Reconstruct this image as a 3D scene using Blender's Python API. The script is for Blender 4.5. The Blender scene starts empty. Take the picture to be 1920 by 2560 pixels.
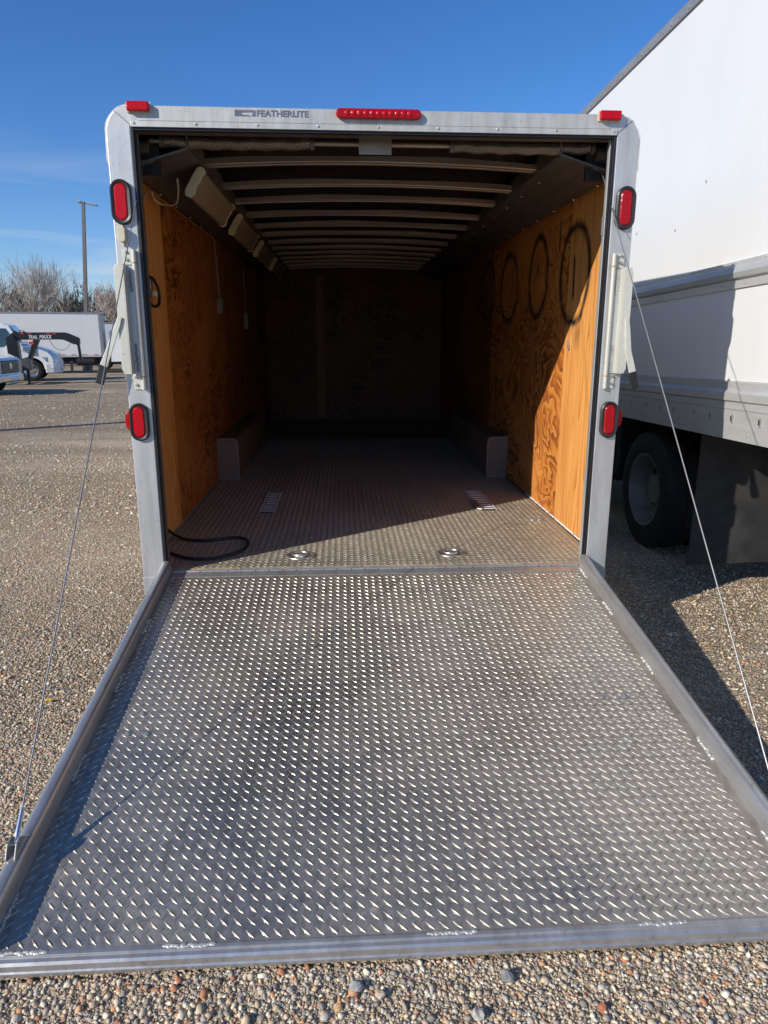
import bpy, math, random
import numpy as np
from mathutils import Vector, Matrix
random.seed(7); rng = np.random.default_rng(7)
S = bpy.context.scene
COL = S.collection
R = math.radians
# ------------------------------------------------------------------ camera
F_PX, PITCH, YAW, ROLL = 1767.5, .2444, .0585, .0016
CAM = np.array([-.1902, -3.7599, 1.6466])
fw = np.array([math.sin(YAW)*math.cos(PITCH), math.cos(YAW)*math.cos(PITCH), -math.sin(PITCH)])
r0 = np.array([math.cos(YAW), -math.sin(YAW), 0.]); u0 = np.cross(r0, fw)
rt = r0*math.cos(ROLL)+u0*math.sin(ROLL); up = -r0*math.sin(ROLL)+u0*math.cos(ROLL)
cd = bpy.data.cameras.new('camera'); cam = bpy.data.objects.new('camera', cd); COL.objects.link(cam)
cam.matrix_world = Matrix(((rt[0], up[0], -fw[0], CAM[0]), (rt[1], up[1], -fw[1], CAM[1]), (rt[2], up[2], -fw[2], CAM[2]), (0, 0, 0, 1)))
cd.sensor_fit = 'VERTICAL'; cd.sensor_height = 36; cd.sensor_width = 27; cd.lens = 36*F_PX/2560
cd.clip_start = .05; cd.clip_end = 3000
S.camera = cam
def at(u, v, Y):            # a point seen at photo pixel (u,v) on the plane y=Y
    d = fw+rt*(u-960)/F_PX-up*(v-1280)/F_PX; t = (Y-CAM[1])/d[1]; return CAM+d*t
# ------------------------------------------------------------------ sky, sun
SUN = Vector((-1, -.70, .626)).normalized()
ELEV = math.asin(SUN.z); AZ = math.atan2(SUN.x, SUN.y)
W = bpy.data.worlds.new('World'); S.world = W; W.use_nodes = True
nt = W.node_tree; bg = nt.nodes['Background']
sky = nt.nodes.new('ShaderNodeTexSky'); sky.sky_type = 'NISHITA'; sky.sun_disc = False
sky.sun_elevation = ELEV; sky.sun_rotation = AZ % (2*math.pi)
sky.air_density = 1.0; sky.dust_density = .1; sky.ozone_density = 1.0; sky.altitude = 200
bg.inputs[1].default_value = .098
# thin cirrus streaks, low on the left of the view
tc = nt.nodes.new('ShaderNodeTexCoord'); mp = nt.nodes.new('ShaderNodeMapping')
mp.inputs['Scale'].default_value = (2.2, 2.2, 16); mp.inputs['Rotation'].default_value = (R(6), R(9), 0)
nt.links.new(tc.outputs['Generated'], mp.inputs[0])
nz = nt.nodes.new('ShaderNodeTexNoise'); nz.inputs['Scale'].default_value = 1.7; nz.inputs['Detail'].default_value = 6; nz.inputs['Distortion'].default_value = .6
nt.links.new(mp.outputs[0], nz.inputs[0])
cr = nt.nodes.new('ShaderNodeMapRange'); cr.inputs[1].default_value = .50; cr.inputs[2].default_value = .78; cr.inputs[3].default_value = 0; cr.inputs[4].default_value = .55
nt.links.new(nz.outputs['Fac'], cr.inputs[0])
sx = nt.nodes.new('ShaderNodeSeparateXYZ'); nt.links.new(tc.outputs['Generated'], sx.inputs[0])
hz = nt.nodes.new('ShaderNodeMapRange'); hz.inputs[1].default_value = .24; hz.inputs[2].default_value = .10
nt.links.new(sx.outputs['Z'], hz.inputs[0])
mu = nt.nodes.new('ShaderNodeMath'); mu.operation = 'MULTIPLY'; nt.links.new(cr.outputs[0], mu.inputs[0]); nt.links.new(hz.outputs[0], mu.inputs[1])
mx = nt.nodes.new('ShaderNodeMixRGB'); mx.inputs[2].default_value = (6.5, 6.9, 7.4, 1)
hs = nt.nodes.new('ShaderNodeHueSaturation'); hs.inputs['Saturation'].default_value = 1.15; hs.inputs['Value'].default_value = 1.0
tn = nt.nodes.new('ShaderNodeMixRGB'); tn.blend_type = 'MULTIPLY'; tn.inputs[0].default_value = 1; tn.inputs[2].default_value = (.74, .92, 1.30, 1)
nt.links.new(sky.outputs[0], tn.inputs[1]); nt.links.new(tn.outputs[0], hs.inputs['Color'])
nt.links.new(mu.outputs[0], mx.inputs[0]); nt.links.new(hs.outputs[0], mx.inputs[1]); nt.links.new(mx.outputs[0], bg.inputs[0])
sl = bpy.data.lights.new('sun', 'SUN'); sl.energy = 5.0; sl.angle = R(.5); sl.color = (1, .94, .85)
so = bpy.data.objects.new('sun', sl); COL.objects.link(so); so.location = SUN*30
so.rotation_euler = SUN.to_track_quat('Z', 'Y').to_euler()
S.view_settings.view_transform = 'Standard'; S.view_settings.look = 'None'; S.view_settings.exposure = .12; S.view_settings.gamma = 1

# ------------------------------------------------------------------ material helpers
class N:
    def __init__(s, name):
        s.m = bpy.data.materials.new(name); s.m.use_nodes = True; s.t = s.m.node_tree; s.b = s.t.nodes['Principled BSDF']
    def n(s, ty, **k):
        x = s.t.nodes.new(ty)
        for a, v in k.items():
            if a.startswith('i_'):
                x.inputs[a[2:].replace('_', ' ')].default_value = v
            else: setattr(x, a, v)
        return x
    def l(s, a, b): s.t.links.new(a, b)
    def coord(s, scale=(1, 1, 1), rot=(0, 0, 0), loc=(0, 0, 0)):
        c = s.n('ShaderNodeTexCoord'); m = s.n('ShaderNodeMapping'); m.inputs['Scale'].default_value = scale
        m.inputs['Rotation'].default_value = rot; m.inputs['Location'].default_value = loc
        s.l(c.outputs['Object'], m.inputs[0]); return m.outputs[0]
    def noise(s, sc, det=4, vec=None, rough=.55, dist=0):
        x = s.n('ShaderNodeTexNoise'); x.inputs['Scale'].default_value = sc; x.inputs['Detail'].default_value = det
        x.inputs['Roughness'].default_value = rough; x.inputs['Distortion'].default_value = dist
        s.l(vec if vec is not None else s.coord(), x.inputs['Vector']); return x.outputs['Fac']
    def vor(s, sc, vec=None, feat='F1'):
        x = s.n('ShaderNodeTexVoronoi', feature=feat); x.inputs['Scale'].default_value = sc
        s.l(vec if vec is not None else s.coord(), x.inputs['Vector']); return x
    def rng(s, v, a, b, c=0, d=1, clamp=True):
        x = s.n('ShaderNodeMapRange', clamp=clamp)
        for i, q in enumerate((a, b, c, d)): x.inputs[i+1].default_value = q
        s.l(v, x.inputs[0]); return x.outputs[0]
    def math(s, op, a, b=None, c=None):
        x = s.n('ShaderNodeMath', operation=op)
        for i, q in enumerate((a, b, c)):
            if q is None: continue
            if isinstance(q, (int, float)): x.inputs[i].default_value = q
            else: s.l(q, x.inputs[i])
        return x.outputs[0]
    def ramp(s, v, stops, interp='LINEAR'):
        x = s.n('ShaderNodeValToRGB'); x.color_ramp.interpolation = interp; e = x.color_ramp.elements
        while len(e) < len(stops): e.new(.5)
        for k, (p, c) in zip(e, stops): k.position = p; k.color = (*c, 1)
        s.l(v, x.inputs[0]); return x.outputs[0]
    def mix(s, f, a, b, mode='MIX'):
        x = s.n('ShaderNodeMixRGB', blend_type=mode)
        for i, q in enumerate((f, a, b)):
            if isinstance(q, (int, float)): x.inputs[i].default_value = q
            elif isinstance(q, tuple): x.inputs[i].default_value = (*q, 1)
            else: s.l(q, x.inputs[i])
        return x.outputs[0]
    def set(s, **k):
        for a, v in k.items():
            i = s.b.inputs[a.replace('_', ' ')]
            if isinstance(v, (int, float)): i.default_value = v
            elif isinstance(v, tuple): i.default_value = (*v, 1) if len(v) == 3 else v
            else: s.l(v, i)
        return s
    def bump(s, h, strength=.3, dist=.01, prev=None):
        x = s.n('ShaderNodeBump'); x.inputs['Strength'].default_value = strength; x.inputs['Distance'].default_value = dist
        s.l(h, x.inputs['Height'])
        if prev is not None: s.l(prev, x.inputs['Normal'])
        s.l(x.outputs[0], s.b.inputs['Normal']); return x.outputs[0]
def simple(name, col, rough=.5, metal=0, var=.12, sc=6, bump=0, **k):
    m = N(name); f = m.noise(sc, 5)
    c = m.ramp(f, [(.3, tuple(x*(1-var) for x in col)), (.7, tuple(min(1, x*(1+var)) for x in col))])
    m.set(Base_Color=c, Roughness=m.rng(m.noise(sc*3, 4), .3, .7, max(0.02, rough-.08), min(1, rough+.08)), Metallic=metal, **k)
    if bump: m.bump(m.noise(sc*12, 4), bump, .004)
    return m.m
def streaky(name, col, dirt, rough, metal, amt=.5, sc=(1, 1, 1), rust=False):
    m = N(name)
    v = m.coord((9*sc[0], 9*sc[1], 9*sc[2])); f = m.noise(2.2, 6, v, .65)
    f2 = m.noise(1.3, 5, m.coord(), .6)
    c = m.mix(m.rng(f, .35, .75, 0, amt), col, dirt)
    c = m.mix(m.rng(f2, .5, .75, 0, amt*.7), c, dirt)
    c = m.mix(m.rng(m.noise(60, 3), .62, .72, 0, .35), c, tuple(x*.5 for x in dirt))
    m.set(Base_Color=c, Roughness=m.rng(f2, .3, .7, rough-.1, rough+.12), Metallic=metal)
    m.bump(m.noise(25, 5), .12, .006)
    return m.m
M = {}
M['alu'] = streaky('weathered_aluminium', (.58, .585, .585), (.33, .315, .285), .42, .55, .6, (1, 1, .12))
M['alu_h'] = streaky('weathered_aluminium_header', (.57, .57, .545), (.30, .275, .235), .45, .4, .7, (1, 1, .15))
M['alu_rail'] = streaky('rail_aluminium', (.52, .515, .50), (.30, .27, .24), .36, .7, .7, (1, .1, 1))
M['alu_bright'] = streaky('bright_aluminium', (.72, .72, .73), (.45, .42, .38), .22, .95, .3, (.1, 1, 1))
M['alu_dull'] = streaky('dull_interior_aluminium', (.42, .36, .30), (.20, .155, .115), .38, .75, .6, (.15, 1, 1))
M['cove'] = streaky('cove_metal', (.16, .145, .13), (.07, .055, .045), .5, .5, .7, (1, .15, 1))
M['frontwall'] = simple('dark_brown_panel', (.10, .045, .022), .6)
M['outlet'] = simple('dimmed_outlet', (.22, .20, .16), .6)  # white outlets and wires, colour lowered to stand for the dim interior
M['dusty'] = simple('dusty_threshold', (.40, .345, .26), .65, .25, .35, 14)
M['brownmetal'] = streaky('brown_dusty_metal', (.27, .20, .155), (.15, .10, .07), .5, .35, .6)
M['batten'] = simple('dull_brown_batten', (.22, .12, .055), .6)
M['slat'] = simple('zinc_slat_sky_sheen', (.85, .86, .92), .4, 0)  # zinc slats: reflected sky put into a pale matte colour
M['roofskin'] = simple('dark_roof_skin', (.022, .018, .016), .6, .3)
M['weld'] = simple('weld_bead', (.50, .49, .46), .5, .5, .3, 60, .3)
M['black_rubber'] = simple('black_rubber', (.012, .012, .013), .45, 0, .3)
M['tyre'] = simple('tyre_rubber', (.011, .011, .011), .75, 0, .3, 12, .3)
M['red_lens'] = None
def lens(name, col, sc):
    m = N(name); v = m.vor(sc, feat='F1')
    m.set(Base_Color=m.mix(m.rng(v.outputs['Distance'], 0, .6, 0, .55), col, tuple(x*.55 for x in col)), Roughness=.25, Specular_IOR_Level=.3)
    m.bump(v.outputs['Distance'], .35, .003); return m.m
M['red_lens'] = lens('red_lens', (.52, .003, .010), 120)
M['red_dark'] = lens('red_dark_lens', (.38, .006, .012), 70)
M['amber'] = lens('amber_lens', (.75, .2, .02), 60)
M['cream'] = simple('cream_plastic', (.52, .49, .36), .5)
M['cream_dim'] = simple('yellowed_plastic', (.50, .43, .27), .6, 0, .2)
M['steel'] = simple('galvanised_steel', (.55, .53, .48), .35, .8, .2, 30)
M['rust'] = simple('rusty_steel', (.45, .22, .06), .7, .2, .4, 60)
M['latch'] = streaky('painted_latch_bar', (.60, .60, .53), (.42, .38, .28), .45, .25, .45, (1, 1, .15))
M['cable'] = simple('steel_cable', (.36, .35, .34), .4, .8, .2, 300)
M['wire_w'] = simple('white_wire', (.6, .57, .5), .5)
M['wire_y'] = simple('yellow_wire', (.55, .36, .05), .5)
M['fixture'] = streaky('dusty_light_fixture', (.30, .245, .17), (.2, .16, .1), .5, .1, .5, (1, .2, 1))
M['caulk'] = simple('white_caulk', (.72, .68, .62), .6, 0, .2, 80, .5)
M['ink'] = simple('faded_blue_ink', (.12, .135, .2), .6)
M['white_ink'] = simple('white_ink', (.85, .85, .85), .5)
M['red_ink'] = simple('red_decal', (.55, .03, .03), .5)
M['white_paint'] = simple('white_vehicle_paint', (.80, .80, .78), .28, 0, .02, 2, Coat_Weight=.4)
m = N('white_box_panel')
f = m.noise(1.6, 5, m.coord((1, 1, .4)))
m.set(Base_Color=m.mix(m.rng(f, .45, .8, 0, .35), (.655, .66, .655), (.55, .55, .525)), Roughness=.38)
m.bump(m.noise(1.2, 2), .1, .02); M['box'] = m.m
M['box_grey'] = simple('grey_trim', (.25, .26, .27), .5, .3)
M['box_rail'] = streaky('truck_rail_aluminium', (.56, .57, .56), (.36, .34, .30), .45, .4, .5, (1, .1, 1))
M['chassis'] = simple('black_chassis', (.015, .015, .016), .6, 0, .3)
M['flap'] = simple('mudflap_rubber', (.026, .025, .024), .7, 0, .5, 5)
M['rim'] = simple('dull_white_rim', (.19, .185, .175), .5, .1, .3, 8)
M['sky_tint_chrome'] = simple('grille_sky_reflection', (.35, .48, .72), .2, .8, .05)  # blue sky reflection put into the base colour of the grille
M['chrome'] = simple('chrome', (.85, .86, .88), .08, 1, .03)
M['glass'] = simple('vehicle_glass', (.02, .03, .035), .05, 0, .1, Coat_Weight=1.0, Specular_IOR_Level=.9)
M['black_paint'] = simple('black_trailer_paint', (.012, .012, .013), .35, 0, .2)
M['darkgrey'] = simple('dark_grey_toolbox', (.06, .06, .065), .5)
M['lampmetal'] = simple('bronze_pole', (.13, .11, .10), .5, .3)
M['headlight'] = simple('headlight_glass', (.45, .47, .5), .08, .6, .3, 30)
M['screw'] = simple('screw_head', (.7, .66, .56), .25, .9)
M['stonecast'] = None

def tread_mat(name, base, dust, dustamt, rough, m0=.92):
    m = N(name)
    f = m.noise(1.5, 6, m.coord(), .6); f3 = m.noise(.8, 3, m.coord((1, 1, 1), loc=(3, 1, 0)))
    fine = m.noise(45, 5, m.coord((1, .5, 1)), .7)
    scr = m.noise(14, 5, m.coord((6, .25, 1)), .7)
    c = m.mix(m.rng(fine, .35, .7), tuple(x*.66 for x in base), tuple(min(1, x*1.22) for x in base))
    d = m.math('MULTIPLY', m.rng(f, .34, .80, .05, .85), dustamt)
    c = m.mix(d, c, dust)
    spots = m.rng(m.noise(7, 6, m.coord((1, 1, 1), loc=(9, 4, 0)), .7), .62, .72, 0, .35)
    c = m.mix(spots, c, tuple(x*1.25 for x in dust))
    c = m.mix(m.rng(scr, .60, .70, 0, .40), c, (.66, .64, .60))
    c = m.mix(m.rng(m.noise(11, 5, m.coord((7, .2, 1), loc=(3, 3, 3)), .7), .60, .72, 0, .45), c, (.14, .13, .12))
    met = m.math('SUBTRACT', m0, m.math('ADD', m.math('MULTIPLY', d, .8), m.math('MULTIPLY', spots, .8)))
    rr = m.math('ADD', m.rng(f3, .3, .7, rough-.02, rough+.05), m.math('MULTIPLY', m.math('ADD', d, m.rng(fine, .3, .7, -.1, .15)), .35))
    m.set(Base_Color=c, Metallic=met, Roughness=rr)
    m.bump(m.noise(5, 2, m.coord((1, 1, 1))), .05, .02)
    return m.m
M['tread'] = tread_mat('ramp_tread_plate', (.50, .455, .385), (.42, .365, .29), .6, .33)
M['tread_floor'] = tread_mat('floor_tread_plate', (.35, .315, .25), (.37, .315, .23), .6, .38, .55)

def plywood(name, straight=False, graffiti=False, dark=1.):
    m = N(name)
    if straight:
        v = m.coord((1, 1, .055)); w = m.noise(26, 4, v, .55, .5)
        band = m.math('FRACT', m.math('MULTIPLY', m.noise(2.4, 2, m.coord((1, 1.6, .12)), .4), 22))
        line = m.rng(band, .55, 1, 0, 1)
        g = m.math('ADD', m.math('MULTIPLY', w, .7), m.math('MULTIPLY', line, .34))
    else:
        v = m.coord((1, 1, 1.7)); 
        a = m.noise(1.05, 3.0, v, .5, 1.0)
        band = m.math('FRACT', m.math('MULTIPLY', a, 15))
        line = m.math('POWER', band, 1.5)
        big = m.noise(2.8, 3, m.coord((1, 1, 1.4), loc=(5, 2, 1)), .5, .6)
        fine = m.noise(30, 4, m.coord((1, 1, .12)))
        msk = m.rng(m.noise(1.3, 3, m.coord(loc=(2, 7, 1))), .38, .62, .12, .95)
        g = m.math('ADD', m.math('MULTIPLY', line, msk), m.math('ADD', m.math('MULTIPLY', big, .28), m.math('MULTIPLY', fine, .26)))
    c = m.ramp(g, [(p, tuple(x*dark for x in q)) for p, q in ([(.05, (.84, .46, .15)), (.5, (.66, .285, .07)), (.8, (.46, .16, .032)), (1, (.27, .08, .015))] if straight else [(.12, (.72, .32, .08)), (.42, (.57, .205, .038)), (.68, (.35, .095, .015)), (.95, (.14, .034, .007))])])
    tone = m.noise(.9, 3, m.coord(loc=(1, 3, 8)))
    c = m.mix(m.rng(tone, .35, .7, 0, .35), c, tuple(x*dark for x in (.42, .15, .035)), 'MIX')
    # scuffs and pale chips
    sc = m.rng(m.noise(9, 6, m.coord((1, 1, 2.2), loc=(4, 4, 4)), .75), .66, .72, 0, .5)
    c = m.mix(sc, c, (.10, .06, .04))
    ch = m.rng(m.noise(12, 5, m.coord((1, .6, 1.4), loc=(14, 4, 4)), .7), .715, .74, 0, .8)
    c = m.mix(ch, c, (.70, .48, .22))
    if graffiti:
        cc = m.n('ShaderNodeTexCoord'); sp = m.n('ShaderNodeSeparateXYZ'); m.l(cc.outputs['Object'], sp.inputs[0])
        wob = m.math('MULTIPLY', m.math('SUBTRACT', m.noise(3, 2), .5), .07)
        tot = None
        def acc(tot, x): return x if tot is None else m.math('MAXIMUM', tot, x)
        for yc, ra, zc, rb, th in ((.98, .31, 2.03, .30, .085), (1.88, .255, 2.08, .29, .085), (2.86, .32, 2.06, .29, .075), (3.8, .32, 2.09, .28, .07)):
            dy = m.math('DIVIDE', m.math('SUBTRACT', m.math('ADD', sp.outputs['Y'], wob), yc), ra)
            dz = m.math('DIVIDE', m.math('SUBTRACT', m.math('ADD', sp.outputs['Z'], wob), zc), rb)
            d = m.math('SQRT', m.math('ADD', m.math('MULTIPLY', dy, dy), m.math('MULTIPLY', dz, dz)))
            e = m.math('ABSOLUTE', m.math('SUBTRACT', d, 1))
            tot = acc(tot, m.rng(e, th*.3, th*2.0, 1, 0))
        for yc, z0, z1 in ((.99, 1.88, 2.15), (1.9, 2.08, 2.17), (1.35, 2.22, 2.42)):
            e = m.math('ABSOLUTE', m.math('SUBTRACT', m.math('ADD', sp.outputs['Y'], wob), yc))
            a = m.rng(e, .008, .03, 1, 0)
            b = m.math('MULTIPLY', m.rng(sp.outputs['Z'], z0-.02, z0+.02), m.rng(sp.outputs['Z'], z1-.02, z1+.02, 1, 0))
            tot = acc(tot, m.math('MULTIPLY', a, b))
        for yc, zc, r in ((.86, 1.66, .10), (.98, 1.72, .07)):
            dy = m.math('SUBTRACT', sp.outputs['Y'], yc); dz = m.math('MULTIPLY', m.math('SUBTRACT', sp.outputs['Z'], zc), .8)
            d = m.math('SQRT', m.math('ADD', m.math('MULTIPLY', dy, dy), m.math('MULTIPLY', dz, dz)))
            tot = acc(tot, m.rng(d, r*.2, r, .45, 0))
        g2 = m.math('MULTIPLY', tot, m.rng(m.noise(14, 5), .32, .55, .68, 1))
        c = m.mix(g2, c, (.015, .012, .012))
    m.set(Base_Color=c, Roughness=m.rng(g, 0, 1, .45, .6), Specular_IOR_Level=.35)
    m.bump(g, .12, .003)
    return m.m
M['ply'] = plywood('plywood_wild_grain_shaded', dark=.68); M['ply_g'] = plywood('plywood_sprayed', graffiti=True)  # left wall is a darkened copy, its shade put into the colour
M['ply_end_shade'] = plywood('shaded_end_plywood', dark=.22); M['ply_d'] = plywood('shaded_plywood', dark=.55); M['ply_shade_g'] = plywood('shaded_plywood_sprayed', graffiti=True, dark=.55)  # end wall and deep panels: interior shade put into darker plywood copies
M['ply_s'] = plywood('plywood_straight_grain', True); M['ply_sg'] = plywood('plywood_straight_sprayed', True, True)

STONES = [(p, tuple(min(.85, a*b) for a, b in zip(c, (1.78, 1.68, 1.47)))) for p, c in [(0, (.34, .28, .21)), (.12, (.22, .205, .19)), (.22, (.47, .41, .32)), (.34, (.30, .285, .265)), (.44, (.155, .145, .135)),
          (.54, (.40, .32, .23)), (.63, (.52, .48, .42)), (.70, (.27, .24, .20)), (.78, (.36, .19, .10)), (.83, (.20, .185, .18)),
          (.90, (.42, .37, .31)), (.955, (.29, .12, .06))]]
m = N('gravel_ground')
big = m.noise(.35, 5, m.coord((1, .8, 1)), .6); 
trk = m.noise(.22, 4, m.coord((.35, 1.6, 1), rot=(0, 0, R(-14)), loc=(4, 1, 0)), .6)
v1 = m.vor(75); v2 = m.vor(42, m.coord(loc=(5, 5, 5))); v3 = m.vor(170, m.coord(loc=(1, 5, 5)))
def vcol(v):
    s = m.n('ShaderNodeSeparateXYZ'); m.l(v.outputs['Color'], s.inputs[0]); return s
s1 = vcol(v1); s2 = vcol(v2); s3 = vcol(v3)
c1 = m.ramp(s1.outputs['X'], STONES, 'CONSTANT'); c2 = m.ramp(s2.outputs['X'], STONES, 'CONSTANT'); c3 = m.ramp(s3.outputs['X'], STONES, 'CONSTANT')
c = m.mix(m.rng(s2.outputs['Y'], .68, .69), c1, c2)
c = m.mix(m.rng(s3.outputs['Y'], .5, .51), c, c3)
edge = m.rng(v1.outputs['Distance'], .30, .65, 0, .75)
c = m.mix(edge, c, (.09, .075, .06))
dirt = m.mix(m.rng(m.noise(2.3, 6), .3, .7), (.72, .60, .46), (.57, .475, .365))
dm = m.math('MAXIMUM', m.rng(trk, .50, .66, 0, .75), m.rng(big, .52, .7, 0, .45))
# the strip behind the ramp where the drive is more compacted dirt
c = m.mix(dm, c, dirt)
v4 = m.vor(16, m.coord(loc=(2, 2, 2))); s4 = vcol(v4); c = m.mix(m.math('MULTIPLY', m.rng(s4.outputs['X'], .86, .87), m.rng(v4.outputs['Distance'], .22, .3, 1, 0)), c, (.62, .56, .47))
c = m.mix(m.rng(m.noise(5, 5, m.coord(loc=(8, 2, 2)), .7), .52, .7, 0, .45), c, (.27, .22, .165))
tint = m.noise(.13, 4, m.coord((1, 1.5, 1)), .6)
c = m.mix(m.rng(tint, .35, .7, .0, .35), c, (.46, .38, .29))
ru = m.rng(m.noise(.5, 4, m.coord((.35, 2.2, 1), rot=(0, 0, R(-10)), loc=(9, 3, 0)), .6), .64, .72, 0, .35)
c = m.mix(ru, c, (.52, .34, .17))
h = m.math('ADD', m.math('MULTIPLY', v1.outputs['Distance'], -1), m.math('ADD', m.math('MULTIPLY', v2.outputs['Distance'], -.8), m.math('MULTIPLY', v3.outputs['Distance'], -.4)))
h = m.math('MULTIPLY', h, m.rng(dm, 0, .8, 1, .6))
c = m.mix(1., c, (1.0, .95, .87), 'MULTIPLY')
m.set(Base_Color=c, Roughness=.9, Specular_IOR_Level=.15)
b0 = m.bump(m.noise(1.2, 5), .5, .08)
m.bump(h, 1.0, .02, b0); M['gravel'] = m.m
m = N('loose_stones'); g = m.n('ShaderNodeNewGeometry')
c = m.ramp(g.outputs['Random Per Island'], STONES, 'CONSTANT')
c = m.mix(m.rng(m.noise(60, 5), .35, .7, 0, .6), c, (.13, .115, .10))
c = m.mix(m.rng(m.noise(40, 3, m.coord(loc=(3, 1, 1))), .55, .75, 0, .35), c, (.55, .50, .44))
m.set(Base_Color=c, Roughness=.75, Specular_IOR_Level=.35); m.bump(m.noise(160, 4), .4, .003); M['stones'] = m.m
def rockmat(name, col):
    m = N(name); c = m.mix(m.rng(m.noise(35, 6), .35, .7), tuple(x*.65 for x in col), tuple(min(1, x*1.25) for x in col))
    m.set(Base_Color=c, Roughness=.8); m.bump(m.noise(70, 5), .5, .004); return m.m
def bark(name, a, b):
    m = N(name); m.set(Base_Color=m.mix(m.rng(m.noise(1.2, 4), .3, .7), a, b), Roughness=.9); return m.m
M['bark1'] = bark('pale_bark', (.50, .43, .36), (.33, .28, .23)); M['bark2'] = bark('reddish_twigs', (.56, .42, .32), (.38, .28, .21))
M['brush'] = bark('brown_brush', (.17, .135, .095), (.09, .075, .05)); M['olive'] = bark('olive_bush', (.20, .17, .05), (.12, .11, .03))
M['leaf'] = simple('yellow_leaf', (.75, .48, .03), .6)

# ------------------------------------------------------------------ mesh helpers
class MB:
    def __init__(s): s.V = []; s.F = []; s.mi = []; s.cur = 0
    def add(s, V, F):
        o = len(s.V); s.V += [tuple(map(float, v)) for v in V]; s.F += [tuple(i+o for i in f) for f in F]; s.mi += [s.cur]*len(F); return s
    def box(s, x0, x1, y0, y1, z0, z1):
        V = [(x, y, z) for x in (x0, x1) for y in (y0, y1) for z in (z0, z1)]
        return s.add(V, [(0, 1, 3, 2), (4, 6, 7, 5), (0, 4, 5, 1), (2, 3, 7, 6), (0, 2, 6, 4), (1, 5, 7, 3)])
    def prism(s, poly, ax, a, b):
        # poly: 2d points; ax: extrusion axis.  x:(y,z)  y:(x,z)  z:(x,y)
        def P(p, t): return (t, p[0], p[1]) if ax == 'x' else (p[0], t, p[1]) if ax == 'y' else (p[0], p[1], t)
        n = len(poly); V = [P(p, a) for p in poly]+[P(p, b) for p in poly]
        return s.add(V, [tuple(range(n))[::-1], tuple(range(n, 2*n))]+[(i, (i+1) % n, n+(i+1) % n, n+i) for i in range(n)])
    def tube(s, pts, r, n=8, caps=True):
        pts = [Vector(p) for p in pts]; rs = r if isinstance(r, (list, tuple)) else [r]*len(pts)
        V = []; F = []; prev = None
        for i, p in enumerate(pts):
            t = (pts[min(i+1, len(pts)-1)]-pts[max(i-1, 0)]).normalized()
            a = prev if prev is not None else (Vector((0, 0, 1)) if abs(t.z) < .9 else Vector((1, 0, 0)))
            u = (a-t*a.dot(t)).normalized(); prev = u; w = t.cross(u)
            for k in range(n):
                q = 2*math.pi*k/n; V.append(p+(u*math.cos(q)+w*math.sin(q))*rs[i])
        for i in range(len(pts)-1):
            for k in range(n): F.append((i*n+k, i*n+(k+1) % n, (i+1)*n+(k+1) % n, (i+1)*n+k))
        if caps: F += [tuple(range(n))[::-1], tuple(range((len(pts)-1)*n, len(pts)*n))]
        return s.add(V, F)
    def lathe(s, prof, c, ax, n=32):
        # prof: (radius, offset along axis)
        V = []; F = []
        for r, o in prof:
            for k in range(n):
                q = 2*math.pi*k/n; a, b = r*math.cos(q), r*math.sin(q)
                v = (o, a, b) if ax == 'x' else (a, o, b) if ax == 'y' else (a, b, o)
                V.append((c[0]+v[0], c[1]+v[1], c[2]+v[2]))
        for i in range(len(prof)-1):
            for k in range(n): F.append((i*n+k, i*n+(k+1) % n, (i+1)*n+(k+1) % n, (i+1)*n+k))
        return s.add(V, F)
    def ell(s, c, r, n=10, k=6):
        V = []; F = []
        for i in range(k+1):
            p = math.pi*i/k
            for j in range(n):
                q = 2*math.pi*j/n; V.append((c[0]+r[0]*math.sin(p)*math.cos(q), c[1]+r[1]*math.sin(p)*math.sin(q), c[2]+r[2]*math.cos(p)))
        for i in range(k):
            for j in range(n): F.append((i*n+j, (i+1)*n+j, (i+1)*n+(j+1) % n, i*n+(j+1) % n))
        return s.add(V, F)
    def build(s, name, mats, parent=None, bevel=0, smooth=False, xf=None):
        V = s.V if xf is None else [tuple(xf @ Vector(v)) for v in s.V]
        me = bpy.data.meshes.new(name); me.from_pydata(V, [], s.F); me.validate()
        for mt in (mats if isinstance(mats, (list, tuple)) else [mats]): me.materials.append(mt)
        if isinstance(mats, (list, tuple)) and len(me.polygons) == len(s.mi): me.polygons.foreach_set('material_index', s.mi)
        if smooth:
            me.polygons.foreach_set('use_smooth', [True]*len(me.polygons)); me.set_sharp_from_angle(angle=R(38))
        o = bpy.data.objects.new(name, me); COL.objects.link(o)
        if parent: o.parent = parent
        import bmesh
        bm = bmesh.new(); bm.from_mesh(me); bmesh.ops.recalc_face_normals(bm, faces=bm.faces); bm.to_mesh(me); bm.free()
        if bevel:
            b = o.modifiers.new('bevel', 'BEVEL'); b.width = bevel; b.segments = 2; b.limit_method = 'ANGLE'; b.angle_limit = R(40)
        return o
def empty(name, loc, rz=0, rx=0):
    o = bpy.data.objects.new(name, None); COL.objects.link(o); o.location = loc; o.rotation_euler = (rx, 0, rz); o.empty_display_size = .2; return o
def tag(o, label, cat, group=None, kind=None):
    if label: o['label'] = label
    if cat: o['category'] = cat
    if group: o['group'] = group
    if kind: o['kind'] = kind
    return o
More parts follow.
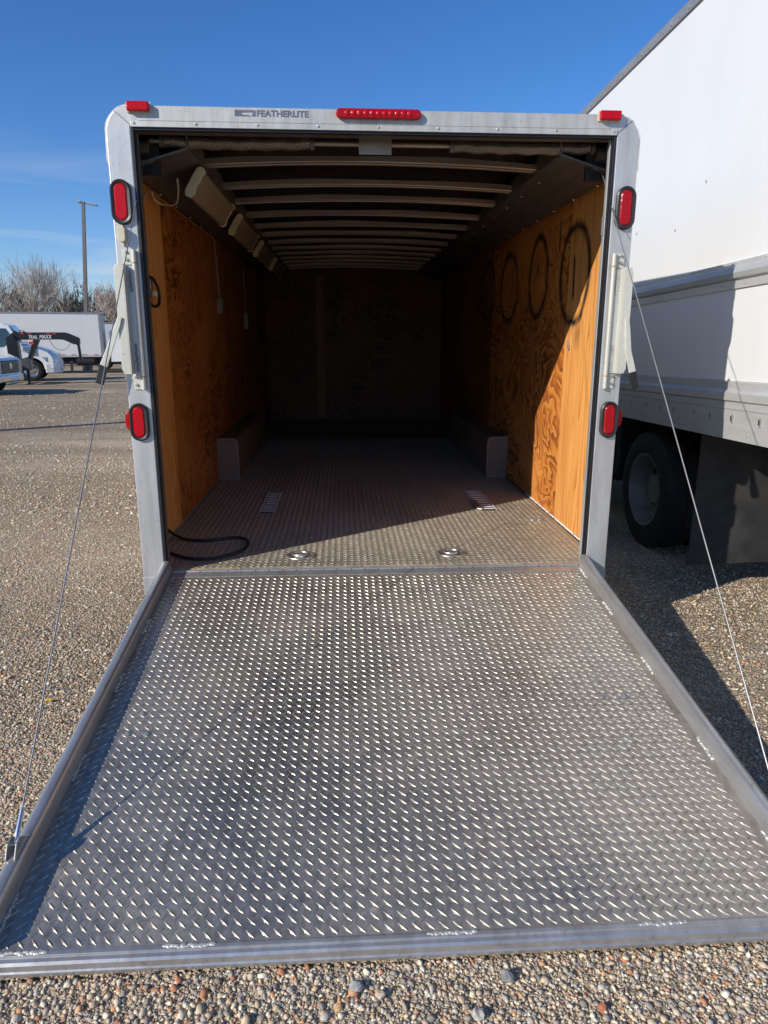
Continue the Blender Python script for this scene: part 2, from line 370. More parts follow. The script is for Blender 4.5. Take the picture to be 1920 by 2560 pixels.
def text_mesh(body, name, size, mat, parent, loc, xf=None, width=None, bold=.0, shear=0, extrude=.0008):
    cu = bpy.data.curves.new(name, 'FONT'); cu.body = body; cu.size = size; cu.offset = bold; cu.shear = shear; cu.extrude = extrude
    o = bpy.data.objects.new(name, cu); COL.objects.link(o); bpy.context.view_layer.update()
    me = bpy.data.meshes.new_from_object(o.evaluated_get(bpy.context.evaluated_depsgraph_get())); bpy.data.objects.remove(o)
    w = max(v.co.x for v in me.vertices)-min(v.co.x for v in me.vertices); k = width/w if width else 1
    for v in me.vertices:
        x, y, z = v.co; v.co = (loc[0]+x*k, loc[1]-z, loc[2]+y)
        if xf: v.co = xf(v.co)
    me.materials.clear(); me.materials.append(mat)
    q = bpy.data.objects.new(name, me); COL.objects.link(q); q.parent = parent; return q
def gz(x, y): return -.014*max(y, 0)-.05*min(max(x-1.3, 0), 3.7)

# ------------------------------------------------------------------ ground
def axis_pts(lo, hi, lim):
    a = list(np.arange(lo, hi+.001, .5)); d = .5; x = hi
    while x < lim: d *= 1.35; x += d; a.append(x)
    d = .5; x = lo
    while x > -lim: d *= 1.35; x -= d; a.insert(0, x)
    return a
xs = sorted(axis_pts(-6, 8, 1200)+[1.3]); ys = axis_pts(-4, 8, 1200)
V = [(x, y, gz(x, y)) for y in ys for x in xs]; nx = len(xs)
F = [(j*nx+i, j*nx+i+1, (j+1)*nx+i+1, (j+1)*nx+i) for j in range(len(ys)-1) for i in range(nx-1)]
g = MB(); g.add(V, F); tag(g.build('ground', M['gravel']), 'brown compacted gravel lot under the vehicles', 'ground', kind='structure')

ICO = None
def ico():
    import bmesh
    out = []
    for s in (1, 2):
        bm = bmesh.new(); bmesh.ops.create_icosphere(bm, subdivisions=s, radius=1)
        out.append((np.array([v.co[:] for v in bm.verts]), np.array([[v.index for v in f.verts] for f in bm.faces]))); bm.free()
    return out
ICO = ico()
def scatter(name, pts, sizes, lod, label):
    bv, bf = ICO[lod]; n = len(pts); nv = len(bv)
    jit = 1+np.clip(rng.normal(0, .24, (n, nv, 1)), -.45, .5); v = bv[None]*jit
    v = v*np.stack([rng.uniform(.75, 1.35, n), rng.uniform(.6, 1.1, n), rng.uniform(.4, .75, n)], 1)[:, None, :]
    a = rng.uniform(0, 2*np.pi, n); b = rng.normal(0, .35, n)
    ca, sa, cb, sb = np.cos(a), np.sin(a), np.cos(b), np.sin(b)
    x, y, z = v[..., 0], v[..., 1], v[..., 2]
    x, z = x*cb[:, None]+z*sb[:, None], -x*sb[:, None]+z*cb[:, None]
    x, y = x*ca[:, None]-y*sa[:, None], x*sa[:, None]+y*ca[:, None]
    v = np.stack([x, y, z], 2)*sizes[:, None, None]
    c = np.array([(p[0], p[1], gz(*p)) for p in pts]); c[:, 2] += sizes*rng.uniform(-.05, .35, n)
    v = (v+c[:, None, :]).reshape(-1, 3); f = (bf[None]+np.arange(n)[:, None, None]*nv).reshape(-1, 3)
    me = bpy.data.meshes.new(name); me.vertices.add(len(v)); me.vertices.foreach_set('co', v.ravel())
    me.loops.add(f.size); me.loops.foreach_set('vertex_index', f.ravel().astype(np.int32))
    me.polygons.add(len(f)); me.polygons.foreach_set('loop_start', np.arange(0, f.size, 3, dtype=np.int32)); me.polygons.foreach_set('loop_total', np.full(len(f), 3, dtype=np.int32))
    me.update(); me.validate(); me.materials.append(M['stones'])
    o = bpy.data.objects.new(name, me); COL.objects.link(o); return tag(o, label, 'gravel', kind='stuff')
def pts_in(n, x0, x1, y0, y1, ex=True):
    x = rng.uniform(x0, x1, n); y = rng.uniform(y0, y1, n)
    k = ~((np.abs(x) < 1.24) & (y > -2.205) & (y < 9)) if ex else x == x
    return np.stack([x, y], 1)[k]
def sz(n, lo, med, hi): return np.clip(np.exp(rng.normal(math.log(med), .42, n)), lo, hi)
p = pts_in(22000, -1.35, 1.2, -2.75, -2.2); q = sz(len(p), .0022, .0043, .015)
scatter('gravel', p, q, 0, 'coarse mixed gravel in front of the ramp edge')
P = np.concatenate([pts_in(34000, -2.8, -1.2, -2.4, 0), pts_in(30000, -3.6, -1.2, 0, 2.5), pts_in(22000, -5.5, -1.2, 2.5, 7)])
Q = sz(len(P), .0022, .0040, .013)*np.where(P[:, 1] > 2.5, 1.5, 1)
scatter('gravel', P, Q, 0, 'loose tan gravel left of the open trailer')
P = pts_in(26000, -16, -1.2, 3, 24); P = P[rng.random(len(P)) < .25+.75*(.5+.5*np.sin(P[:, 1]*1.3+.25*P[:, 0]+np.sin(P[:, 0]*.5)))]; Q = sz(len(P), .007, .0115, .03)
scatter('gravel', P, Q, 0, 'scattered pale stones over the far part of the lot')
P = pts_in(34000, 1.2, 3.6, -2.2, 2.2); Q = sz(len(P), .0022, .0045, .013)
scatter('gravel', P, Q, 0, 'loose pebbles between the trailer and the tall box truck')
for u, vv, r, col, lab in ((890, 2475, .021, (.34, .335, .32), 'grey rounded rock near the ramp edge, larger of two beside the tan rock'),
                          (950, 2493, .016, (.50, .40, .30), 'angular tan rock in front of the ramp'),
                          (1268, 2450, .021, (.24, .235, .225), 'dark slate grey rock close to the ramp edge'),
                          (845, 2525, .013, (.62, .40, .18), 'flat orange pebble near the bottom of the photo'),
                          (1195, 2545, .019, (.46, .43, .38), 'pale grey rock at the bottom edge of the photo'),
                          (1505, 2525, .013, (.50, .17, .08), 'red brick coloured stone lying on the gravel')):
    uu = u if u < 1190 or u == 1268 else u
    d = fw+rt*(uu-960)/F_PX-up*(vv-1280)/F_PX; pt = CAM+d*(-CAM[2]/d[2])
    bv, bf = ICO[1]; mb = MB(); L = rng.normal(0, .10, len(bv))+1
    mb.add([(r*.8*a[0]*1.15*l, r*.8*a[1]*.95*l, r*a[2]*.75*l+r*.45) for a, l in zip(bv, L)], [tuple(f) for f in bf])
    o = mb.build('rock', rockmat('rock_'+str(u), col)); o.location = (pt[0], pt[1], .002); tag(o, lab, 'rock')
d = fw+rt*(122-960)/F_PX-up*(1757-1280)/F_PX; pt = CAM+d*(-CAM[2]/d[2])
lf = MB(); lf.add([(-.022, 0, .012), (-.008, .010, .018), (.012, .008, .014), (.024, 0, .02), (.010, -.009, .013), (-.008, -.008, .016)], [(0, 1, 5), (1, 2, 4, 5), (2, 3, 4)])
o = lf.build('leaf', M['leaf']); o.location = (pt[0], pt[1], 0); tag(o, 'small yellow leaf lying on the gravel left of the ramp', 'leaf')

# ------------------------------------------------------------------ the open cargo trailer
FZ = .374; TH = .1429; RL = 2.2
T = tag(empty('cargo_trailer', (0, 0, 0)), 'open enclosed aluminium trailer with ramp door down and orange plywood inside', 'trailer')
def pt_(name, mb, mat, parent=T, bevel=0, smooth=False, label=None):
    o = mb.build(name, mat, parent, bevel, smooth)
    if label: o['label'] = label
    return o
# rear frame: posts and header with rounded outer corners
ro, ri = .12, .006; outer = [(-1.295, .312), (-1.295, 2.70-ro)]; inner = [(-1.18, .312), (-1.18, 2.614-ri)]
for k in range(1, 9):
    a = math.pi-k*math.pi/16; outer.append((-1.295+ro+ro*math.cos(a), 2.70-ro+ro*math.sin(a))); inner.append((-1.18+ri+ri*math.cos(a), 2.614-ri+ri*math.sin(a)))
outer += [(-x, z) for x, z in outer[::-1]]; inner += [(-x, z) for x, z in inner[::-1]]
fr = MB(); n = len(outer)
V = [(x, 0, z) for x, z in outer]+[(x, 0, z) for x, z in inner]+[(x, .17, z) for x, z in outer]+[(x, .078, z) for x, z in inner]
F = []
for i in range(n-1):
    F += [(i, i+1, n+i+1, n+i), (2*n+i, 3*n+i, 3*n+i+1, 2*n+i+1), (i, 2*n+i, 2*n+i+1, i+1), (n+i, n+i+1, 3*n+i+1, 3*n+i)]
F += [(0, n, 3*n, 2*n), (n-1, 3*n-1, 4*n-1, 2*n-1)]
fr.add(V, F); frame = pt_('rear_frame', fr, M['alu'], bevel=.004)
# header lip with rivets, corner seams, foot plates
lip = MB(); lip.box(-1.176, 1.176, -.006, .001, 2.606, 2.632); pt_('header_lip', lip, M['alu_h'], frame, .0015)
hd = MB(); hd.box(-1.14, 1.14, -.003, .0, 2.634, 2.697); pt_('header_plate', hd, M['alu_h'], frame, .001)
rv = MB()
for i in range(9):
    x = -1.16+i*2.32/8; rv.lathe([(.0, -.011), (.004, -.0105), (.007, -.006)], (x, 0, 2.622), 'y', 8)
pt_('rivet', rv, M['screw'], frame)['kind'] = 'stuff'
for sx_ in (-1, 1):
    c_ = MB(); c_.tube([(sx_*1.178, -.001, 2.616), (sx_*1.215, -.001, 2.645), (sx_*1.25, -.001, 2.675)], .0022, 5); pt_('corner_seam', c_, M['box_grey'], frame)
    c_ = MB()
    pth = [(sx_*(1.295-ro+(ro+.002)*math.sin(a)), .006+.002*math.sin(9*a), 2.70-ro+(ro+.003)*math.cos(a)) for a in np.linspace(-.1, math.pi/2, 22)]+[(sx_*1.298, .006, 2.50), (sx_*1.299, .006, 2.45)]
    c_.tube(pth, [.0035+.0015*random.random() for _ in pth], 6); pt_('caulk_bead', c_, M['caulk'], frame)
    c_ = MB(); c_.box(sx_*1.297, sx_*1.192, -.004, .165, .27, .345); c_.box(sx_*1.30, sx_*1.19, -.007, .0, .345, .352); pt_('foot_plate', c_, M['alu'], frame, .002)
    # seal and jamb
    c_ = MB(); c_.box(sx_*1.18, sx_*1.166, .002, .03, .40, 2.612); c_.box(sx_*1.166, sx_*1.16, .012, .03, .40, 2.612); pt_('door_seal', c_, M['black_rubber'], T, .002)
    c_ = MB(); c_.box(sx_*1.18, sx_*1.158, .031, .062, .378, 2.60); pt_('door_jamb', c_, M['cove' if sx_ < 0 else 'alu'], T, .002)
    c_ = MB(); c_.box(sx_*1.300, sx_*1.181, .082, .088, .378, 2.60); pt_('jamb_return', c_, M['alu_dull'], T)
    c_ = MB(); c_.box(sx_*1.299, sx_*1.207, .12, .165, .378, 2.60); pt_('shadow_post', c_, M['alu_dull'], T, .003)  # unseen post added to set the shadow edge on the floor
c_ = MB(); c_.box(-1.165, 1.165, .004, .03, 2.595, 2.613); pt_('header_seal', c_, M['black_rubber'])
c_ = MB(); c_.box(-1.178, 1.178, .06, .11, 2.600, 2.64); c_.box(-1.178, 1.178, .11, .13, 2.63, 2.66); c_.prism([(-1.28, 2.665), (1.28, 2.665), (1.235, 2.693), (0, 2.737), (-1.235, 2.693)], 'y', .174, .184); c_.box(-1.178, 1.178, .11, .174, 2.66, 2.665); pt_('inner_header', c_, M['cove'], T)
# body skin
YE = 7.3
for sx_, nm in ((-1, 'a'), (1, 'b')):
    c_ = MB(); c_.box(sx_*1.345, sx_*1.337, .171, YE+.05, .30, 2.56); c_.box(sx_*1.337, sx_*1.297, .165, .1695, .30, 2.56); pt_('side_skin', c_, M['alu'])
c_ = MB(); prof = [(-1.345, 2.56), (-1.32, 2.64), (-1.24, 2.70), (0, 2.745), (1.24, 2.70), (1.32, 2.64), (1.345, 2.56), (1.337, 2.56), (1.31, 2.635), (1.235, 2.692), (0, 2.735), (-1.235, 2.692), (-1.31, 2.635), (-1.337, 2.56)]
c_.prism(prof, 'y', .172, YE+.05); pt_('roof', c_, M['roofskin'])
c_ = MB(); c_.prism([(-1.33, .36), (1.33, .36), (1.33, 2.57), (1.24, 2.70), (0, 2.743), (-1.24, 2.70), (-1.33, 2.57)], 'y', YE, YE+.04); pt_('front_wall', c_, M['ply_end_shade'])
c_ = MB(); c_.box(-.57, -.45, YE-.03, YE-.002, .4, 2.5); pt_('wall_batten', c_, M['batten'])
c_ = MB(); c_.box(-1.3, 1.3, .05, YE, .28, .365); pt_('floor_frame', c_, M['chassis'])
# interior walls
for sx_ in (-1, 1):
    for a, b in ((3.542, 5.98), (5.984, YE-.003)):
        c_ = MB(); c_.prism([(a, FZ+.002), (b, FZ+.002), (b, 2.51), (a, 2.51)], 'x', sx_*1.3245, sx_*1.336); pt_('plywood_panel', c_, M['ply_shade_g'] if sx_ > 0 else M['ply_d'], T, .0015, label='plywood panel deep inside, colour darkened to read as shade')
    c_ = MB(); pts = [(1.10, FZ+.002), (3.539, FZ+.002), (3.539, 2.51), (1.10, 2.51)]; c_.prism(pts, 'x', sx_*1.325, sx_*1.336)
    w = pt_('plywood_panel', c_, M['ply_g'] if sx_ > 0 else M['ply'], T, .0015, label='orange plywood with black sprayed ovals' if sx_ > 0 else 'orange plywood with swirling grain, colour darkened to read as shade')
    c_ = MB(); low = [(1.098, FZ+.004), (.8, FZ+.007), (.5, FZ+.013), (.25, FZ+.028), (.091, FZ+.05)]
    c_.prism(low[::-1]+[(1.098, 2.508), (.091, 2.508)], 'x', sx_*1.321, sx_*1.335)
    c_.V = [((sx_*(1.300+(abs(x)-1.321)*.8) if y < .1 else x), y, z) for x, y, z in c_.V]
    pt_('edge_board', c_, M['ply_sg'] if sx_ > 0 else M['ply_s'], T, .0015)
    if sx_ > 0:
        c_ = MB()
        for i in range(60):
            y = .3+i*.027+random.uniform(-.01, .01); c_.ell((1.318, y, FZ+.004+random.random()*.004), (.008, .018*random.uniform(.5, 1.3), .006), 6, 4)
        pt_('caulk_bead', c_, M['caulk'])
# cove rails
for sx_ in (-1, 1):
    c_ = MB(); pr = [(.945, 2.64), (.945, 2.555), (.957, 2.548), (1.12, 2.502), (1.13, 2.492), (1.245, 2.466), (1.252, 2.474), (1.328, 2.50), (1.328, 2.508), (1.24, 2.482), (1.135, 2.507), (.96, 2.56), (.955, 2.64)]
    c_.prism([(sx_*a, b) for a, b in pr], 'y', .172, YE-.01); cv = pt_('cove_rail', c_, M['cove'], T)
    b_ = MB()
    for k in range(16):
        y = .55+k*.43; b_.ell((sx_*1.286, y, 2.482), (.011, .011, .007), 8, 4); b_.ell((sx_*1.0, y+.2, 2.533), (.007, .007, .005), 6, 4)
    pt_('screw', b_, M['steel'], cv)['kind'] = 'stuff'
# roof bows
by = [.655, 1.27, 1.80, 2.42, 3.0, 3.57, 4.15, 4.70, 5.22, 5.74, 6.22, 6.70, 7.1]
for k, y in enumerate(by):
    c_ = MB(); xs_ = np.linspace(-.944, .944, 25); pr = [(-.046, .034), (-.046, .006), (-.041, 0), (-.014, 0), (-.009, .012), (.009, .012), (.014, 0), (.041, 0), (.046, .006), (.046, .034)]
    V = []; m_ = len(pr); ph = random.random()*6
    for x in xs_:
        zz = 2.572+.028*(1-(x/.944)**2)
        for a, b in pr:
            wv = .004*math.sin(x*5+ph)*(b > .02); V.append((x, y+a+.004*math.sin(x*3+ph), zz+b+wv))
    F = [(i*m_+j, i*m_+j+1, (i+1)*m_+j+1, (i+1)*m_+j) for i in range(len(xs_)-1) for j in range(m_-1)]
    c_.add(V, F); pt_('roof_bow', c_, M['alu_dull'], T, 0, True)
# floor with raised lugs
def lugs(x0, x1, s0, s1, P, pitch=.038, up_=(0, 0, 1)):
    nx_ = int((x1-x0)/pitch); ny_ = int((s1-s0)/pitch); c = []; a = []
    for (ox, oy, an) in ((.25, .25, -45), (.75, .75, 45)):
        gx, gy = np.meshgrid(x0+(np.arange(nx_)+ox)*pitch, s0+(np.arange(ny_)+oy)*pitch); c.append(np.stack([gx.ravel(), gy.ravel()], 1)); a.append(np.full(gx.size, R(an)))
    c = np.concatenate(c); a = np.concatenate(a); Lh, wh, hh = .0188, .0047, .0031
    b = np.array([(-Lh, 0, -.0002), (0, -wh, -.0002), (Lh, 0, -.0002), (0, wh, -.0002), (-.6*Lh, 0, hh*.8), (0, 0, hh*1.05), (.6*Lh, 0, hh*.8)])
    f = [(0, 1, 4), (1, 5, 4), (1, 6, 5), (1, 2, 6), (2, 3, 6), (3, 5, 6), (3, 4, 5), (3, 0, 4)]
    ca, sa = np.cos(a)[:, None], np.sin(a)[:, None]
    hs_ = rng.uniform(.75, 1.1, len(c))[:, None]
    X = c[:, :1]+b[None, :, 0]*ca-b[None, :, 1]*sa; Y = c[:, 1:]+b[None, :, 0]*sa+b[None, :, 1]*ca; Z = np.where(b[None, :, 2] > 0, b[None, :, 2]*hs_, b[None, :, 2])
    return [P(x, y, z) for x, y, z in zip(X.ravel(), Y.ravel(), Z.ravel())], [tuple(i*7+j for j in q) for i in range(len(c)) for q in f]
def raw(name, V, F, mat, parent):
    me = bpy.data.meshes.new(name); me.from_pydata(V, [], F); me.materials.append(mat)
    o = bpy.data.objects.new(name, me); COL.objects.link(o); o.parent = parent; return o
V = [(-1.33, .075, FZ), (1.33, .075, FZ), (1.33, YE, FZ), (-1.33, YE, FZ), (-1.16, 0.03, FZ), (1.16, .03, FZ), (1.33, .2, FZ), (-1.33, .2, FZ), (-1.16, .2, FZ), (1.16, .2, FZ)]
lv, lf_ = lugs(-1.30, 1.30, .17, 5.2, lambda x, y, z: (x, y, FZ+z))
lv2, lf2 = lugs(-1.15, 1.15, .085, .17, lambda x, y, z: (x, y, FZ+z))
base = [(-1.175, .078, FZ), (1.175, .078, FZ), (1.175, .09, FZ), (-1.175, .09, FZ), (1.30, .09, FZ), (1.33, YE, FZ), (-1.33, YE, FZ), (-1.30, .09, FZ)]
bf_ = [(0, 1, 2, 3), (7, 3, 2, 4, 5, 6)]
F = bf_+[tuple(i+8 for i in f) for f in lf_]+[tuple(i+8+len(lv) for i in f) for f in lf2]
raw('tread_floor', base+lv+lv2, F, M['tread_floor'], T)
c_ = MB(); c_.box(-1.325, 1.325, 2.163, 2.167, FZ, FZ+.0012); c_.box(-1.158, 1.158, .03, .076, FZ-.02, FZ+.003); pt_('threshold_plate', c_, M['dusty'], T, .001)
# hinge
c_ = MB()
for i in range(30):
    x = -1.14+i*2.28/30; c_.tube([(x+.002, .018, FZ+.001), (x+2.28/30-.002, .018, FZ+.001)], .0085+(.0008 if i % 2 else 0), 10)
hg = pt_('piano_hinge', c_, M['alu_rail'], T, 0, True)
sc_ = MB()
for x in (-1.03, -.78, -.53, -.1, .3, .66, 1.0): sc_.ell((x, .055, FZ+.004), (.008, .008, .004), 8, 4)
pt_('screw', sc_, M['rust'], hg)['kind'] = 'stuff'
# e-track slots
for sx_, x0, x1 in ((-1, -.80, -.72), (1, .84, .945)):
    c_ = MB(); c_.box(x0-.012, x1+.012, 1.34, 2.05, FZ+.003, FZ+.0045); tr = pt_('floor_track', c_, M['chassis'])
    s_ = MB()
    for k in range(11):
        y = 1.37+k*.062; s_.box(x0, x1, y, y+.026, FZ+.005, FZ+.007)
    s_.box(x0-.014, x0-.008, 1.34, 2.05, FZ+.003, FZ+.008); s_.box(x1+.008, x1+.014, 1.34, 2.05, FZ+.003, FZ+.008)
    pt_('track_slat', s_, M['slat'], tr)
    if sx_ > 0:
        s_ = MB(); s_.prism([(.81, 1.36), (.845, 1.33), (.86, 1.40), (.85, 1.62), (.825, 1.66), (.81, 1.6)], 'z', FZ+.004, FZ+.016); pt_('track_end_plate', s_, M['steel'], tr, .003)
# recessed d-rings
for x in (-.45, .453):
    c_ = MB(); c_.lathe([(.088, .0005), (.086, .004), (.068, .0055), (.064, .003), (.058, -.001), (.0, -.003)], (x, .285, FZ+.003), 'z', 36); dr = pt_('d_ring', c_, M['steel'], T, 0, True)
    c_ = MB(); c_.lathe([(.060, .0), (.0, .0005)], (x, .285, FZ+.0045), 'z', 32); pt_('recess', c_, M['alu_dull'], dr)
    c_ = MB(); arc = [(x+.045*math.cos(a), .285+.04*math.sin(a), FZ+.012) for a in np.linspace(.5, 2*math.pi-.9, 22)]; c_.tube(arc, .0055, 8)
    c_.prism([(x-.03, .275), (x+.022, .255), (x+.03, .272), (x-.01, .31)], 'z', FZ+.008, FZ+.013); pt_('ring', c_, M['steel'], dr, 0, True)
c_ = MB(); c_.lathe([(.028, 0), (.026, .006), (0, .006)], (1.155, 1.045, FZ+.002), 'z', 16); c_.lathe([(.028, 0), (.026, .005), (0, .005)], (1.205, 1.05, FZ+.002), 'z', 16); pt_('floor_bolt', c_, M['box_grey'])
# wheel boxes
for sx_ in (-1, 1):
    c_ = MB(); pr = [(1.324, FZ+.002), (1.324, .745), (1.17, .745), (1.15, .738), (1.138, .72), (1.135, .70), (1.135, FZ+.002)]
    c_.prism([(sx_*a, b) for a, b in pr], 'y', 2.62, 4.9); wb = pt_('wheel_box', c_, M['brownmetal'], T, .004)
    c_ = MB(); c_.box(sx_*1.130, sx_*1.320, 2.608, 2.612, FZ+.003, FZ+.006); c_.tube([(sx_*1.135, 2.618, FZ+.01), (sx_*1.135, 2.618, .70), (sx_*1.15, 2.618, .738), (sx_*1.175, 2.618, .747), (sx_*1.32, 2.618, .747)], .003, 6); pt_('edge_trim', c_, M['alu'], wb)
# wheels under the trailer
def wheel_parts(parent, c, side, Rr=.35, w=.22, rimr=.2, mat='rim', dish=.05, name='wheel', n=36, chrome=False):
    # side: direction (+1/-1) of the outer face along local y (or x via axis)
    ax = parent[1] if isinstance(parent, tuple) else 'x'; par = parent[0] if isinstance(parent, tuple) else parent
    t = MB(); k = side
    prof = [(rimr, -k*w*.5), (rimr+.02, -k*w*.52), (Rr*.93, -k*w*.5), (Rr*.985, -k*w*.42), (Rr, -k*w*.3), (Rr, -k*w*.06), (Rr*.985, -k*w*.04), (Rr*.985, k*w*.04), (Rr, k*w*.06), (Rr, k*w*.3), (Rr*.985, k*w*.42), (Rr*.93, k*w*.5), (Rr*.8, k*w*.535), (rimr+.02, k*w*.52), (rimr, k*w*.5)]
    t.lathe(prof, c, ax, n); wh = t.build(name, M['tyre'], par, 0, True)
    r = MB(); prof = [(rimr+.006, k*w*.44), (rimr+.012, k*w*.52), (rimr-.004, k*w*.50), (rimr-.02, k*(w*.5-dish*.5)), (rimr-.035, k*(w*.5-dish)), (rimr*.55, k*(w*.5-dish*1.05)), (rimr*.42, k*(w*.5-dish*.8)), (rimr*.40, k*(w*.5-dish*.55)), (0, k*(w*.5-dish*.5))]
    r.lathe(prof, c, ax, n); r.cur = 1; h = r
    for i in range(8):
        a = 2*math.pi*i/8; q = rimr*.66; d = k*(w*.5-dish*.99); yy, zz = q*math.cos(a), q*math.sin(a)
        cc = (c[0]+d, c[1]+yy, c[2]+zz) if ax == 'x' else (c[0]+yy, c[1]+d, c[2]+zz)
        h.lathe([(rimr*.10, -.004), (rimr*.10, .004), (0, .0045)], cc, ax, 10)
    r.build('rim', [M['chrome'] if chrome else M[mat], M['chassis']], wh, 0, True); return wh
for sx_ in (-1, 1):
    for y in (3.25, 4.2): wheel_parts(T, (sx_*1.242, y, .33+gz(0, y)), sx_, .345, .18)
# lights
def stadium(cx, cz, w, h, n=12):
    r = w/2; return [(cx+r*math.cos(a), cz+(h/2-r)+r*math.sin(a)) for a in np.linspace(0, math.pi, n)]+[(cx+r*math.cos(a), cz-(h/2-r)+r*math.sin(a)) for a in np.linspace(math.pi, 2*math.pi, n)]
for sx_ in (-1, 1):
    for z, h, w, lh, lw in ((2.272, .206, .100, .168, .062), (1.208, .196, .096, .160, .060)):
        cx = sx_*1.246; c_ = MB()
        o1 = stadium(cx, z, w, h); o2 = stadium(cx, z, w-.012, h-.012); o3 = stadium(cx, z, lw, lh); nn = len(o1)
        V = [(x, 0, q) for x, q in o1]+[(x, -.016, q) for x, q in o1]+[(x, -.021, q) for x, q in o2]+[(x, -.017, q) for x, q in o3]+[(x, -.005, q) for x, q in o3]
        F = [(r_*nn+i, r_*nn+(i+1) % nn, (r_+1)*nn+(i+1) % nn, (r_+1)*nn+i) for r_ in range(4) for i in range(nn)]
        c_.add(V, F); tl = pt_('tail_light', c_, M['black_rubber'], T, 0, True)
        c_ = MB(); a1 = stadium(cx, z, lw-.002, lh-.002); a2 = stadium(cx, z, lw-.014, lh-.014); V = [(x, -.006, q) for x, q in a1]+[(x, -.017, q) for x, q in a1]+[(x, -.022, q) for x, q in a2]
        F = [(r_*nn+i, r_*nn+(i+1) % nn, (r_+1)*nn+(i+1) % nn, (r_+1)*nn+i) for r_ in range(2) for i in range(nn)]+[tuple(range(2*nn, 3*nn))]
        c_.add(V, F); pt_('lens', c_, M['red_lens'] if sx_ < 0 else M['red_dark'], tl, 0, True)
    # side marker low, red, on the outer face
    c_ = MB(); c_.box(sx_*1.2955, sx_*1.303, .0, .055, 1.165, 1.262); c_.prism([(sx_*1.303, 1.163), (sx_*1.319, 1.18), (sx_*1.323, 1.212), (sx_*1.319, 1.245), (sx_*1.303, 1.262)], 'y', .002, .05); pt_('side_marker', c_, M['red_lens'], T, .002)
    # clearance marker on header
    cx = sx_*1.132
    c_ = MB(); c_.box(cx-.058, cx+.058, -.009, -.0035, 2.666, 2.712); mk = pt_('marker_light', c_, M['cream'], T, .002)
    c_ = MB(); c_.box(cx-.052, cx+.052, -.034, -.0095, 2.668, 2.710); pt_('lens', c_, M['red_lens'], mk, .006)
c_ = MB(); a1 = [(z_, x_) for x_, z_ in stadium(2.677, 0, .044, .41)]; c_.prism(a1, 'y', -.028, -.004); bl = pt_('light_bar', c_, M['red_dark'], T, .006)
c_ = MB()
for i in range(11): c_.lathe([(.0, -.0315), (.010, -.031), (.0135, -.0282)], (-.15+i*.03, 0, 2.677), 'y', 14)
pt_('lens', c_, M['red_lens'], bl, 0, True)
# reflector block below the upper left tail light
c_ = MB(); c_.prism([(-1.270, 2.15), (-1.262, 2.16), (-1.243, 2.16), (-1.235, 2.15), (-1.235, 2.10), (-1.245, 2.088), (-1.262, 2.088), (-1.270, 2.10)], 'y', -.036, -.0005); c_.box(-1.258, -1.248, -.012, -.0005, 2.072, 2.17); pt_('door_catch', c_, M['cream'], T, .002)
# brand lettering on the header
text_mesh('FEATHERLITE', 'lettering', .0375, M['ink'], T, (-.583, -.0045, 2.6615), width=.245, bold=.0006)
c_ = MB(); x = -.684
for x0, x1 in ((-.684, -.682), (-.679, -.675), (-.672, -.666), (-.664, -.655)): c_.box(x0, x1, -.0052, -.0035, 2.661, 2.687)
c_.prism([(-.653, 2.687), (-.588, 2.687), (-.588, 2.661), (-.606, 2.661), (-.598, 2.679), (-.653, 2.677)], 'y', -.0052, -.0035)
c_.prism([(-.653, 2.667), (-.62, 2.665), (-.61, 2.661), (-.653, 2.661)], 'y', -.0052, -.0035); pt_('emblem', c_, M['ink'])
